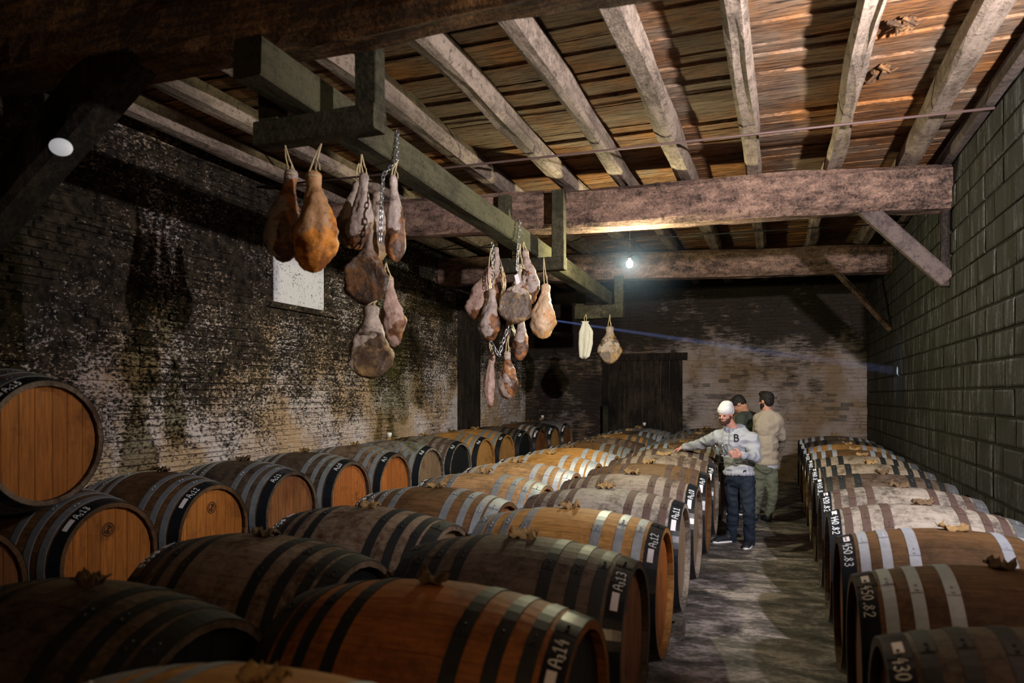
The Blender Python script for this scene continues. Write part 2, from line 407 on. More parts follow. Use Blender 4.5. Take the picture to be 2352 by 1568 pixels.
def hoop_text(text, side, parent):
    "text painted on the black end hoop; side +1: right end, read upwards; -1: left end, read downwards. lower case digits are small"
    mb = MB(); hgt = 0.043; rad = prof(BL/2 - 0.04) + 0.0055
    xb = BL/2 - 0.018; cur = 0.0; sz = hgt
    phi0 = 0.66 if side > 0 else 0.34
    for ch in text:
        small = ch in 'ij'; c = {'i': '1', 'j': '3'}.get(ch, ch)
        s = sz * (0.55 if small else 1.0)
        for line in FONT[c]:
            P = []
            for (a, b) in line:
                u = cur + a * s; vv = b * s + (0.0 if not small else -0.004)
                if side > 0: phi = phi0 - u / rad; x = xb - vv
                else: phi = phi0 + u / rad; x = -(xb - vv)
                rr = prof(x) + 0.0062
                P.append(Vector((x, -rr*math.sin(phi), rr*math.cos(phi))))
            mb.tube(P, 0.0030, 5)
        cur += (0.50 if c == '.' else 0.78) * s
    mb.obj('painted_mark', M_CHALK, parent)
def hoop_tag(side, parent, phi_a, phi_b):
    n = 4; vs = []
    for j, off in enumerate((0.006, 0.0075)):
        for i in range(n+1):
            q = phi_a + (phi_b-phi_a)*i/n
            for x in (BL/2-0.058, BL/2-0.026):
                r = prof(x) + off; vs.append((side*x, -r*math.sin(q), r*math.cos(q)))
    m = 2*(n+1); fs = []
    for i in range(n):
        fs.append((m+2*i, m+2*i+1, m+2*i+3, m+2*i+2)); fs.append((2*i, 2*i+2, 2*i+3, 2*i+1))
        fs.append((2*i, m+2*i, m+2*i+2, 2*i+2)); fs.append((2*i+1, 2*i+3, m+2*i+3, m+2*i+1))
    fs.append((0, 1, m+1, m)); fs.append((2*n, m+2*n, m+2*n+1, 2*n+1))
    obj('paper_tag', mesh('paper_tag', vs, fs, M_TAG), parent)
def cloth_scrap(rnd, mat, size=0.075):
    vs = []; fs = []; n = 9; seed = rnd.uniform(0, 99)
    for j in range(n):
        for i in range(n):
            a = (i/(n-1)-0.5)*2; b = (j/(n-1)-0.5)*2
            k = 1 + 0.35*mnoise.noise(Vector((a*1.5+seed, b*1.5, 0)))
            x = a*size*k*1.35; y = b*size*k*0.8
            z = 0.012 + 0.075*abs(mnoise.noise(Vector((a*2.2, b*2.2+seed, 3)))) + 0.022*max(0, abs(a)-0.4) - 0.028*b*b*0.5
            vs.append((x, y, z + prof(x) - R0 - (R0 - math.sqrt(max(0.01, R0*R0 - y*y)))))
    for j in range(n-1):
        for i in range(n-1):
            p = j*n+i; fs.append((p, p+1, p+n+1, p+n))
    m = len(vs); vs += [(x, y, z-0.006) for x, y, z in vs]
    fs += [tuple(q+m for q in f[::-1]) for f in fs]
    for i in range(n-1):
        fs += [(i+1, i, i+m, i+1+m), ((n-1)*n+i, (n-1)*n+i+1, (n-1)*n+i+1+m, (n-1)*n+i+m), (i*n, (i+1)*n, (i+1)*n+m, i*n+m), ((i+1)*n+n-1, i*n+n-1, i*n+n-1+m, (i+1)*n+n-1+m)]
    return mesh('bung_cloth', vs, fs, mat, True)

def use(o, mat):
    o.material_slots[0].link = 'OBJECT'; o.material_slots[0].material = mat
_joint_rnd = random.Random(5)
def barrel(xc, y, zc, wood, hoop, head, mark, side, label, group, s=1.0, tag=True, ends=('black', None), cloth=True, stamp=False, roll=0.0, endwood=None):
    """side: +1 right end labelled, -1 left end labelled.  ends: finish of labelled end hoop, other end hoop"""
    rnd = random.Random(hash((round(xc, 2), round(y, 2))) & 0xffff)
    t = thing('barrel', label, 'barrel', (xc, y, zc), (0, 0, 0), group); t.scale = (s, s, s)
    wm = WOOD[wood][0]; hm = HOOP[hoop][0]
    for k in range(NS):
        o = obj('stave', ME_STAVE, t, rot=(2*PI*k/NS + roll, 0, 0)); use(o, wm)
    for sg in (1, -1):
        for k in range(4):
            m = hm
            if k == 0: m = M_ENDH if (sg == side and ends[0] == 'black') else (HOOP[ends[1]][0] if ends[1] else hm)
            o = obj('hoop', ME_HOOP[(k, sg)], t); use(o, m)
            if y < 9:
                j = obj('rivet_joint', ME_JOINT[(k, sg)], o, rot=(_joint_rnd.uniform(-0.1, 0.35), 0, 0)); use(j, m)
        hmats = {'black': M_HEADBLK}
        hd = hmats.get(head) or HEADW[head]
        for me in ME_HEAD:
            o = obj('head_board', me, t, loc=(sg*(BL/2-0.038), 0, 0), rot=(0, 0, 0 if sg > 0 else PI)); use(o, hd)
    if mark: hoop_text(mark, side, t)
    if tag:
        if side > 0: hoop_tag(side, t, 0.70, 0.92)
        else: hoop_tag(side, t, 0.10, 0.27)
    if cloth:
        cm = M_BURLAP if rnd.random() < 0.6 else M_BURLAPD
        if cloth == 'dark': cm = M_BURLAPD
        if cloth == 'light': cm = M_BURLAP
        obj('bung_cloth', cloth_scrap(rnd, cm, rnd.uniform(0.038, 0.055)), t, loc=(rnd.uniform(-0.03, 0.03), 0, R0-0.003))
    if stamp:
        mb = MB(); x = BL/2 - 0.037
        for r, n in ((0.045, 18), (0.030, 14)):
            mb.tube([Vector((x, r*math.cos(2*PI*i/n), 0.20 + r*math.sin(2*PI*i/n))) for i in range(n+1)], 0.004, 4)
        mb.tube([Vector((x, -0.02, 0.185)), Vector((x, 0.02, 0.215))], 0.006, 4); mb.tube([Vector((x, 0.0, 0.175)), Vector((x, 0.005, 0.225))], 0.006, 4)
        mb.obj('burnt_stamp', M_STAMP, t)
    return t
def rise(y): return 0.010 * max(0.0, y - 4.0)

# ------------------------------------------------------------------ shell
XR, XL, YB = 1.57, -5.12, 14.70; ZC = 4.16; Y0 = -0.6
fl = MB(); ny = 30
vs = []; fs = []
for j in range(ny+1):
    yy = Y0 - 0.4 + (YB + 0.6 - Y0) * j / ny
    for xx in (XL - 0.3, XR + 0.3): vs.append((xx, yy, rise(yy)))
m = len(vs); vs += [(a, b, -0.15) for a, b, c in vs]
for j in range(ny):
    fs.append((2*j, 2*j+1, 2*j+3, 2*j+2)); fs.append((m+2*j, m+2*j+2, m+2*j+3, m+2*j+1))
    fs.append((2*j, 2*j+2, m+2*j+2, m+2*j)); fs.append((2*j+1, m+2*j+1, m+2*j+3, 2*j+3))
fs.append((0, m, m+1, 1)); fs.append((2*ny, 2*ny+1, m+2*ny+1, m+2*ny))
setp(obj('floor', mesh('floor', vs, fs, M_FLOOR)), kind='structure')
def slab(name, a, b, mat):
    mb = MB(); mb.box(a, b); o = mb.obj(name, mat); setp(o, kind='structure'); return o
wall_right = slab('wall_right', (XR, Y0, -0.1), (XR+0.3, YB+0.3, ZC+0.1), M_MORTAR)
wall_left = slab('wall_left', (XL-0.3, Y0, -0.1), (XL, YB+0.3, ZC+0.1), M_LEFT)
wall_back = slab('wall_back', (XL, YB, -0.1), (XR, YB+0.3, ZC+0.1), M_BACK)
wall_front = slab('wall_front', (XL-0.3, Y0-0.3, -0.1), (XR+0.3, Y0, ZC+0.1), M_MORTAR)
ceiling = slab('ceiling', (XL-0.3, Y0, ZC+0.05), (XR+0.3, YB+0.3, ZC+0.15), M_PLANK)
# ceiling planks
rnd = random.Random(3)
yy = Y0; i = 0
while yy < YB - 0.05:
    w = rnd.uniform(0.13, 0.20); mb = MB(); dz = rnd.uniform(0, 0.022)
    n = 10; vs = []; fs = []
    y1 = min(yy + w, YB)
    for k in range(n+1):
        x = XL + (XR-XL)*k/n; a = yy + 0.004 + 0.008*mnoise.noise(Vector((x, yy, 0))); b = y1 - 0.004 + 0.008*mnoise.noise(Vector((x, y1, 5)))
        z = ZC + dz + 0.012*mnoise.noise(Vector((x*0.8, yy*3, 2)))
        vs += [(x, a, z), (x, b, z+0.004), (x, b, z+0.05), (x, a, z+0.05)]
    for k in range(n):
        for q in range(4): fs.append((k*4+q, k*4+(q+1)%4, (k+1)*4+(q+1)%4, (k+1)*4+q))
    fs += [(3,2,1,0), (n*4, n*4+1, n*4+2, n*4+3)]
    obj('plank', mesh('plank', vs, [f[::-1] for f in fs], M_PLANK), ceiling); yy += w
# splinters of broken lath hanging from the ceiling
for (px, py, ang) in ((2020, 150, 0.4), (2040, 50, -0.2), (2075, 40, 0.3), (2005, 162, 1.0)):
    d = (ZC-0.02-EYE)*F/(HZN-py); p = pj(px, py, d); mb = MB()
    for q in range(3):
        a = ang + q*0.5; mb.tube([p + Vector((0.03*q, 0, 0)), p + Vector((0.08*math.cos(a), 0.06*math.sin(a), -0.05-0.01*q)), p + Vector((0.14*math.cos(a), 0.08*math.sin(a), -0.02))], [0.02, 0.012, 0.004], 5)
    o = mb.obj('splinter', M_BEAM0, ceiling)

def timber(name, p0, p1, w, h, mat, parent=None, seg=18, amp=0.02, seed=0, up=(0, 0, 1), nfreq=1.2, bev=0.18):
    "hewn rectangular timber, p0-p1 is its centre line"
    p0 = Vector(p0); p1 = Vector(p1); t = (p1-p0).normalized(); u = Vector(up); u = (u - t*u.dot(t)).normalized(); s = t.cross(u)
    b = bev * min(w, h); cs = [(-w/2+b, -h/2), (0, -h/2), (w/2-b, -h/2), (w/2, -h/2+b), (w/2, 0), (w/2, h/2-b), (w/2-b, h/2), (-w/2+b, h/2), (-w/2, h/2-b), (-w/2, 0), (-w/2, -h/2+b)]
    n = len(cs); vs = []; fs = []; L = (p1-p0).length
    for i in range(seg+1):
        c = p0 + (p1-p0)*i/seg; q = L*i/seg
        for k, (a, bb) in enumerate(cs):
            nz = mnoise.noise(Vector((q*nfreq, k*0.7+seed*7.1, seed))); nz2 = mnoise.noise(Vector((q*nfreq*0.6, seed*3.3, 9)))
            nz3 = mnoise.noise(Vector((q*6, k*1.9, seed+4)))
            vs.append(c + s*(a*(1 + amp*0) + amp*(nz*0.8 + 0.7*nz2)) + u*(bb + amp*(nz*0.6+0.7*mnoise.noise(Vector((q*nfreq*0.5, 7, seed)))) + amp*0.3*nz3))
    for i in range(seg):
        for k in range(n): fs.append((i*n+k, (i+1)*n+k, (i+1)*n+(k+1)%n, i*n+(k+1)%n))
    fs.append(tuple(range(n))); fs.append(tuple(seg*n+k for k in range(n))[::-1])
    me = mesh(name, vs, fs, mat); return obj(name, me, parent)
# three hewn cross beams
ZBB = 3.53
def beam_y(k, x): return (3.03 + 0.055*x + 0.16, 7.736 + 0.13*x, 11.41 + 0.18*x)[k]
BW = (0.30, 0.30, 0.28)
for k, (lab, mt, am, bh) in enumerate((('massive dark hewn beam crossing the ceiling nearest the camera', M_BEAM0, 0.055, 0.44),
                     ('massive pinkish hewn beam crossing the ceiling in the middle of the cellar', M_BEAM, 0.035, 0.42),
                     ('hewn cross beam behind the lit bulb, nearest the back wall', M_BEAM, 0.03, 0.40))):
    o = timber('cross_beam', (XL+0.01, beam_y(k, XL), ZBB+bh/2), (XR-0.01, beam_y(k, XR), ZBB+bh/2), BW[k], bh, mt, None, 44, am, k+1, nfreq=0.9)
    setp(o, lab, 'beam', 'cross beams under the ceiling joists')
# joists
JX = [-4.80, -4.15, -3.50, -2.83, -2.12, -1.51, -0.89, -0.23, 0.46, 1.19]
jl = ['beside the left wall', 'second from the left wall', 'third from the left wall', 'fourth from the left wall', 'fifth from the left wall', 'sixth from the left wall', 'fifth from the right wall side, left of the middle', 'running towards the middle of the back wall', 'second from the right wall, bent', 'beside the right wall']
jl = ['beside the left stone wall', 'second from the left stone wall', 'third from the left stone wall', 'fourth from the left stone wall, above the hanging rack', 'fifth from the left stone wall', 'sixth from the left stone wall', 'fourth from the block wall', 'third from the block wall, straight', 'second from the block wall, crooked', 'beside the concrete block wall']
for k, x in enumerate(JX):
    o = timber('ceiling_joist', (x + (0.10 if k == 8 else 0.0), Y0, 4.06), (x, YB-0.01, 4.06), 0.15 + 0.02*math.sin(k*2.3), 0.185, M_JOIST, None, 40, 0.03 if k != 8 else 0.06, 20+k, nfreq=0.8)
    setp(o, 'rough pale ceiling joist ' + jl[k], 'joist', 'joists under the ceiling planks')
# wall plate on top of block wall
setp(timber('wall_plate', (XR-0.05, Y0, 4.02), (XR-0.05, YB-0.01, 4.02), 0.08, 0.14, M_BRACE, None, 16, 0.012, 50), 'dark timber plate along the top of the block wall', 'beam')
# braces
def brace(p0, p1, w, h, lab, mat=M_BRACE, amp=0.006, seed=60, up=(0,1,0), bev=0.12):
    setp(timber('brace', p0, p1, w, h, mat, None, 12, amp, seed, up, bev=bev), lab, 'brace', 'diagonal braces under the cross beams')
brace((0.80, 7.82, 3.60), (1.53, 7.92, 2.86), 0.155, 0.10, 'flat grey-brown diagonal brace from middle beam to block wall')
brace((0.76, 11.5, 3.62), (1.54, 11.62, 2.70), 0.085, 0.085, 'thin brown pole brace from the far beam to the block wall', M_BEAM, 0.012, 62, bev=0.45)
brace((-3.28, 2.98, 3.66), (-5.06, 2.86, 2.22), 0.26, 0.22, 'broad dark diagonal brace at upper left under near beam', M_DARKW, 0.02, 63)
setp(timber('wall_post', (XR-0.04, 7.95, 2.80), (XR-0.04, 7.95, 3.56), 0.10, 0.07, M_DARKW, None, 6, 0.004, 65, (0,1,0)), 'short dark post on block wall under middle beam', 'post')

# ---- right wall blocks
def brick_variants(n, jit, name, mat, rnd):
    out = []
    for q in range(n):
        mb = MB(); vs = []
        for z in (0, 1):
            for (a, b) in ((0,0),(1,0),(1,1),(0,1)): vs.append(Vector((a, b, z)))
        # unit block: x 0..1 depth (proud), y 0..1 length, z 0..1 height, chamfered front
        c = 0.05; J = lambda: rnd.uniform(-jit, jit)
        back = [(0,0,0),(0,1,0),(0,1,1),(0,0,1)]
        f0 = [(0.75,0+J(),0+J()),(0.75,1+J(),0+J()),(0.75,1+J(),1+J()),(0.75,0+J(),1+J())]
        f1 = [(1+J()*2,c,c*1.5),(1+J()*2,1-c,c*1.5),(1+J()*2,1-c,1-c*1.5),(1+J()*2,c,1-c*1.5)]
        v = back+f0+f1
        fs = [(0,1,2,3)[::-1]] + [(i, (i+1)%4, 4+(i+1)%4, 4+i) for i in range(4)] + [(4+i, 4+(i+1)%4, 8+(i+1)%4, 8+i) for i in range(4)] + [(8,9,10,11)]
        out.append(mesh(name, v, fs, mat))
    return out
rnd = random.Random(11)
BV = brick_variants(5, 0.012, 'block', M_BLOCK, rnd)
stuffb = MB(); CH = 0.2142; z0 = 0.03
nb = 0
for r_ in range(20):
    z = EYE - 0.002 - CH*9 + CH*r_ + 0.06
    if z + CH > ZC + 0.1 or z < -0.05: continue
    y = -0.6 - (0.25 if r_ % 2 else 0.0) + rnd.uniform(-0.03, 0.03)
    while y < YB:
        ln = 0.5 if rnd.random() < 0.8 else 0.26
        y1 = min(y+ln, YB); pr = rnd.uniform(0.006, 0.016)
        if y1 - y > 0.05:
            if y1 > 5.4 and z > 0.75 and nb < 300:
                o = obj('block', BV[rnd.randrange(5)], wall_right, loc=(XR+0.005, y+0.007+rnd.uniform(0,0.006), z+0.008+rnd.uniform(0,0.005))); o.scale = (-(pr+0.01), y1-y-0.02, CH-0.022); nb += 1
            elif y1 > 0:
                stuffb.box((XR-pr, y+0.007, z+0.007), (XR+0.005, y1-0.007, z+CH-0.009))
        y += ln
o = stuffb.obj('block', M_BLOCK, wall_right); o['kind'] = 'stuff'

# ---- left and back walls: thin courses of rough stone, partly plastered over
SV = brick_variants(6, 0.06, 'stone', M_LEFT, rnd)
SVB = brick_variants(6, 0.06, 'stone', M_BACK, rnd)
def stone_wall(parent, axis, lo, hi, zlo, zhi, variants, mat, limit, near, holes, plaster, seed, sx=1.0):
    rnd = random.Random(seed); st = []; z = zlo
    while z < zhi:
        h = rnd.uniform(0.045, 0.075)*sx; s = lo + rnd.uniform(-0.2, 0)
        while s < hi:
            l = rnd.uniform(0.12, 0.36)*sx; a = max(s, lo); b = min(s+l, hi); s += l
            if b - a < 0.05: continue
            c = ((a+b)/2, z + h/2)
            if any(x0 < b and a < x1 and z0 < z+h and z < z1 for (x0, x1, z0, z1) in holes): continue
            if mnoise.noise(Vector((c[0]*0.9+seed, c[1]*1.3, seed))) > plaster: continue
            if rnd.random() < 0.06: continue
            st.append((a+0.006, b-0.006, z+0.004, z+h-0.006 + rnd.uniform(-0.004, 0.002), rnd.uniform(0.008, 0.032)))
        z += h
    st.sort(key=lambda q: near(q)); sb = MB()
    for i, (a, b, z_0, z_1, pr) in enumerate(st):
        if i < limit:
            v = variants[rnd.randrange(len(variants))]
            if axis == 'L':
                o = obj('stone', v, parent, loc=(XL-0.004, a, z_0)); o.scale = (pr+0.004, b-a, z_1-z_0)
            else:
                o = obj('stone', v, parent, loc=(a, YB+0.004, z_0), rot=(0, 0, -PI/2)); o.scale = (pr+0.004, b-a, z_1-z_0)
        else:
            tl = 0.004; j = lambda: rnd.uniform(-0.008, 0.008)
            if axis == 'L':
                x0 = XL-0.004; x1 = XL+pr
                f = [(x1+j(), a+0.012, z_0+0.008), (x1+j(), b-0.012+j(), z_0+0.008), (x1+j(), b-0.012, z_1-0.008), (x1+j(), a+0.012+j(), z_1-0.008)]
                k = [(x0, a, z_0), (x0, b, z_0), (x0, b, z_1), (x0, a, z_1)]
            else:
                y0 = YB+0.004; y1 = YB-pr
                f = [(b-0.012, y1+j(), z_0+0.008), (a+0.012, y1+j(), z_0+0.008), (a+0.012, y1+j(), z_1-0.008), (b-0.012, y1+j(), z_1-0.008)]
                k = [(b, y0, z_0), (a, y0, z_0), (a, y0, z_1), (b, y0, z_1)]
            sb.add(k+f, [(0,1,5,4),(1,2,6,5),(2,3,7,6),(3,0,4,7),(4,5,6,7)])
    o = sb.obj('stone', mat, parent); o['kind'] = 'stuff'
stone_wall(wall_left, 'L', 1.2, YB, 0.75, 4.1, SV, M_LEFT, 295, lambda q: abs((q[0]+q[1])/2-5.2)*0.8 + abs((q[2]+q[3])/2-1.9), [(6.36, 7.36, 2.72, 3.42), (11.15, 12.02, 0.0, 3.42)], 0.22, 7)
DX0, DX1, DZT = -3.31, -1.80, 2.46
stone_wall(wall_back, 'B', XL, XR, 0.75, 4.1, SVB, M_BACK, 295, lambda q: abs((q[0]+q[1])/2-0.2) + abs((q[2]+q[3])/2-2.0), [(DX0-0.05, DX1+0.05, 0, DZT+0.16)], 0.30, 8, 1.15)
# white blocked window on the left wall
mb = MB(); mb.box((XL-0.01, 6.40, 2.77), (XL+0.012, 7.31, 3.36)); wp = mb.obj('window_1', M_PATCH); setp(wp, kind='structure')
mb = MB(); mb.box((XL, 6.30, 2.70), (XL+0.06, 7.55, 2.755)); mb.obj('stone_sill', M_LEFT, wp)
# tall dark timber door frame in the left wall
d1 = empty('door_1', (XL, 11.6, 0)); setp(d1, kind='structure')
def dbox(name, a, b, mat, parent, origin):
    mb = MB(); mb.box(tuple(p-q for p, q in zip(a, origin)), tuple(p-q for p, q in zip(b, origin))); return mb.obj(name, mat, parent)
og = (XL, 11.6, 0)
for k in range(4): dbox('door_plank', (XL-0.02, 11.30+0.16*k, 0.05), (XL+0.02+0.006*(k%2), 11.30+0.16*k+0.152, 3.2), M_DARKW, d1, og)
dbox('door_jamb', (XL-0.01, 11.18, 0.05), (XL+0.09, 11.30, 3.34), M_DARKW, d1, og); dbox('door_jamb', (XL-0.01, 11.94, 0.05), (XL+0.07, 12.03, 3.34), M_DARKW, d1, og)
dbox('door_lintel', (XL-0.01, 11.12, 3.20), (XL+0.10, 12.08, 3.38), M_DARKW, d1, og)
# walled-up doorway in the back wall
d2 = empty('door_2', ((DX0+DX1)/2, YB, 0)); setp(d2, kind='structure'); og = ((DX0+DX1)/2, YB, 0)
dbox('door_lintel', (DX0-0.12, YB-0.06, DZT), (DX1+0.12, YB+0.02, DZT+0.15), M_DARKW, d2, og)
dbox('door_jamb', (DX0-0.10, YB-0.05, 0.1), (DX0, YB+0.02, DZT), M_DARKW, d2, og); dbox('door_jamb', (DX1-0.05, YB-0.03, 0.1), (DX1+0.02, YB+0.02, DZT), M_DARKW, d2, og)
for k in range(8):
    w = (DX1-0.05-DX0)/8; dbox('door_plank', (DX0+w*k+0.003, YB-0.012-0.004*(k%2), 0.1), (DX0+w*(k+1)-0.003, YB+0.01, DZT), M_DARKW, d2, og)
setp(timber('short_post', (-3.30, YB-0.22, 0.12), (-3.30, YB-0.22, 1.55), 0.12, 0.10, M_RACK, None, 6, 0.004, 70, (0,1,0)), 'short grey timber post standing at back wall doorway', 'post')

# iron tie rod and electric cable under the joists
mb = MB(); mb.tube([(XL+0.02, 6.13, 3.93), (-3, 6.22, 3.925), (0, 6.33, 3.93), (XR-0.01, 6.41, 3.94)], 0.011, 8)
setp(mb.obj('tie_rod', plain('rusty_rod', (0.14, 0.09, 0.08), 0.6, 0.4), None, True), 'thin rusty rod running under ceiling joists from wall to wall', 'rod')
mb = MB(); mb.tube([(XL+0.02, 9.6, 3.92), (-3, 9.8, 3.90), (0, 10.0, 3.91), (XR-0.01, 10.2, 3.92)], 0.008, 6)
setp(mb.obj('electric_cable', plain('black_cable', (0.02, 0.02, 0.02), 0.5), None, True), 'thin black cable under the joists behind the middle beam', 'cable')

# ------------------------------------------------------------------ barrels
ordn = ['first', 'second', 'third', 'fourth', 'fifth', 'sixth', 'seventh', 'eighth', 'ninth', 'tenth', 'eleventh', 'twelfth', 'thirteenth', 'fourteenth']
def blabel(wood, hoop, where): return '%s barrel with %s, %s' % (WOOD[wood][1], HOOP[hoop][1], where)
# row along the left wall
S1 = 0.925; XC1 = -3.95 - BL*S1/2
row1 = [(2.49,'14','brown','galv','brown'), (3.39,'13','brown','galv','amber'), (4.28,'12','brown','galv','amber'), (5.20,'11','dark','galv','brown'), (6.12,'10','dark','galv','russet'), (7.01,'9','umber','galv','russet'), (7.88,'8','grey','galv','taupe'),
 (8.75,'7','grey','rust','black'), (9.62,'6','golden','galv','golden'), (10.49,'5','golden','galv','golden'), (11.36,'4','dark','black','black'), (12.23,'3','brown','bright','brown'), (13.10,'2','dark','black','golden'), (13.97,'1','grey','galv','brown')]
for i, (y, num, w, h, hd) in enumerate(row1):
    lab = blabel(w, h, 'marked A1 %s, %s along left wall' % (num, ordn[i]))
    barrel(XC1, y, 0.715 + 0.0094*(y-3.4), w, h, hd, 'Ai'+num, 1, lab, 'barrels lying along the left stone wall', S1, tag=(num in ('13','12','3','2','1')), stamp=(num in ('13','12')), cloth=(num not in ('14','13')), roll=i*0.7)
barrel(XC1+0.06, 2.92, 0.715 + 0.765, 'umber', 'dull', 'amber', 'Ai15', 1, 'single brown-headed barrel stacked on top of the left wall row', 'barrels lying along the left stone wall', S1, roll=0.3, cloth=False)
# middle-left row
XC2 = -1.88 - BL/2
row2 = [(2.00,'15','dark','black','black'), (2.99,'14','umber','black','black'), (4.00,'13','umber','black','taupe'), (4.98,'12','brown','galv','brown'), (5.95,'11','tan','galv','tan'), (6.92,'10','tan','bright','tan'), (7.89,'9','golden','bright','golden'),
 (8.86,'8','golden','bright','golden'), (9.83,'7','brown','galv','brown'), (10.80,'6','umber','rust','dark'), (11.77,'5','golden','dull','golden'), (12.74,'4','dark','bright','brown'), (13.71,'3','grey','galv','brown')]
for i, (y, num, w, h, hd) in enumerate(row2):
    lab = blabel(w, h, '%s from front, second row from left wall' % ordn[i])
    barrel(XC2, y, 0.565 + rise(y), w, h, hd, 'A2'+num, -1, lab, 'barrels in the second row from the left wall', 1.0, roll=i*1.1, cloth=('dark' if i < 2 else True))
# row beside the aisle
XC3 = -0.63 - BL/2
row3 = [(1.47,'15','golden','galv','golden'), (2.45,'14','russet','black','black'), (3.42,'13','dark','black','brown'), (4.37,'12','golden','galv','russet'), (5.33,'11','pale','rust','taupe'), (6.29,'10','taupe','rust','taupe'), (7.25,'9','brown','rust','brown'),
 (8.21,'8','taupe','rust','taupe'), (9.17,'7','straw','rust','brown'), (10.13,'6','brown','blue','brown'), (11.09,'5','umber','galv','brown'), (12.05,'4','dark','galv','brown'), (13.01,'3','umber','galv','brown'), (13.97,'2','dark','galv','brown')]
for i, (y, num, w, h, hd) in enumerate(row3):
    lab = blabel(w, h, 'marked A3 %s, %s left of aisle' % (num, ordn[i]))
    barrel(XC3, y, 0.565 + rise(y), w, h, hd, 'Aj'+num, 1, lab, 'barrels in the row left of the aisle', 1.0, roll=i*0.9, cloth=('dark' if i == 1 else ('light' if i in (0, 4, 5, 3) else True)))
# row right of the aisle
S4 = 0.965; XC4 = 0.325 + BL*S4/2
row4 = [(2.68,'430.82','dark','black','brown'), (3.60,'450.82','brown','blue','brown'), (4.52,'450.83','brown','bright','brown'), (5.43,'440.82','pale','rust','brown'), (6.34,'420.82','pale','rust','brown'), (7.25,'440.82','dark','black','dark'), (8.16,'440.83','straw','black','brown'),
 (9.07,'440.83','straw','black','brown'), (9.98,'430.83','brown','bright','golden'), (10.89,'440.83','golden','bright','golden'), (11.80,'420.83','dark','black','dark'), (12.71,'450.83','dark','bright','dark')]
for i, (y, num, w, h, hd) in enumerate(row4):
    lab = blabel(w, h, 'marked %s, %s right of aisle' % (num.replace('.', ' '), ordn[i]))
    barrel(XC4, y, 0.555 + rise(y), w, h, hd, num, -1, lab, 'barrels in the row right of the aisle', S4, roll=i*0.8, ends=('black', 'dull'))
# cradle rails
def rail(x, y0, y1, zt0, zt1, w, lab):
    n = 8; vs = []; fs = []
    for i in range(n+1):
        y = y0+(y1-y0)*i/n; zt = zt0+(zt1-zt0)*i/n; zb = rise(y)
        vs += [(x-w/2, y, zb), (x+w/2, y, zb), (x+w/2, y, zt), (x-w/2, y, zt)]
    for i in range(n):
        for q in range(4): fs.append((i*4+q, i*4+(q+1)%4, (i+1)*4+(q+1)%4, (i+1)*4+q))
    fs += [(3,2,1,0), (n*4, n*4+1, n*4+2, n*4+3)]
    setp(obj('cradle_rail', mesh('cradle_rail', vs, [f[::-1] for f in fs], M_RAIL)), lab, 'rail', 'timber rails under the barrels')
def rb(s, zc, dx): return zc - (prof(dx/s) * s)
for (xc, s, z0_, z1_, ya, yb, nm) in ((XC1, S1, 0.715, 0.715+0.0094*10.6, 2.0, 14.4, 'left wall row'), (XC2, 1, 0.565, 0.565+0.097, 1.5, 14.2, 'second row from the left'), (XC3, 1, 0.565, 0.565+0.10, 1.0, 14.4, 'row left of the aisle'), (XC4, S4, 0.555, 0.555+0.087, 2.2, 13.1, 'row right of the aisle')):
    for sg, sd in ((-1, 'left'), (1, 'right')):
        rail(xc+sg*0.38, ya, yb, rb(s, z0_, 0.34)-0.004, rb(s, z1_, 0.34)-0.004+0.0, 0.10, 'long grey timber rail under the %s end of the %s' % (sd, nm))
# wooden chock on the aisle floor
mb = MB(); p = pj(1556, 1410, 5.3); mb.box((-0.07, -0.05, 0), (0.07, 0.05, 0.075)); o = mb.obj('chock', M_RAIL); o.location = (-0.70, 5.33, 0.013)
setp(o, 'small wooden chock on floor under barrel A3 11', 'chock')

# ------------------------------------------------------------------ hanging rack
rack = thing('hanging_rack', 'long greenish timber beam on hanging cradles along the cellar ceiling', 'rack', (-2.43, 7.0, 3.2))
def rk(name, a, b, w, h, up=(0,0,1), amp=0.005, seed=1, seg=8):
    o = timber(name, Vector(a)-Vector((-2.43, 7.0, 3.2)), Vector(b)-Vector((-2.43, 7.0, 3.2)), w, h, M_RACK, rack, seg, amp, seed, up, bev=0.06); return o
rk('long_beam', (-2.425, 2.84, 3.40), (-2.425, 10.75, 3.215), 0.17, 0.20, seg=24, amp=0.008)
for k, (y, zb, zt, xa, xb_) in enumerate(((3.32, 3.145, 3.275, -2.74, -1.97), (7.18, 3.05, 3.185, -2.80, -2.06), (10.55, 2.90, 3.10, -2.86, -2.13))):
    rk('cross_bar', (xa, y, (zb+zt)/2), (xb_, y, (zb+zt)/2), 0.13, zt-zb, seed=80+k)
    top = 3.90 if k == 0 else (3.88 if k == 1 else 3.52)
    for xx in (xa+0.07, xb_-0.07): rk('hanger_post', (xx, y + (0.0 if k else 0.02), zt-0.02), (xx, y, top), 0.13, 0.10, (0,1,0), seed=84+k)

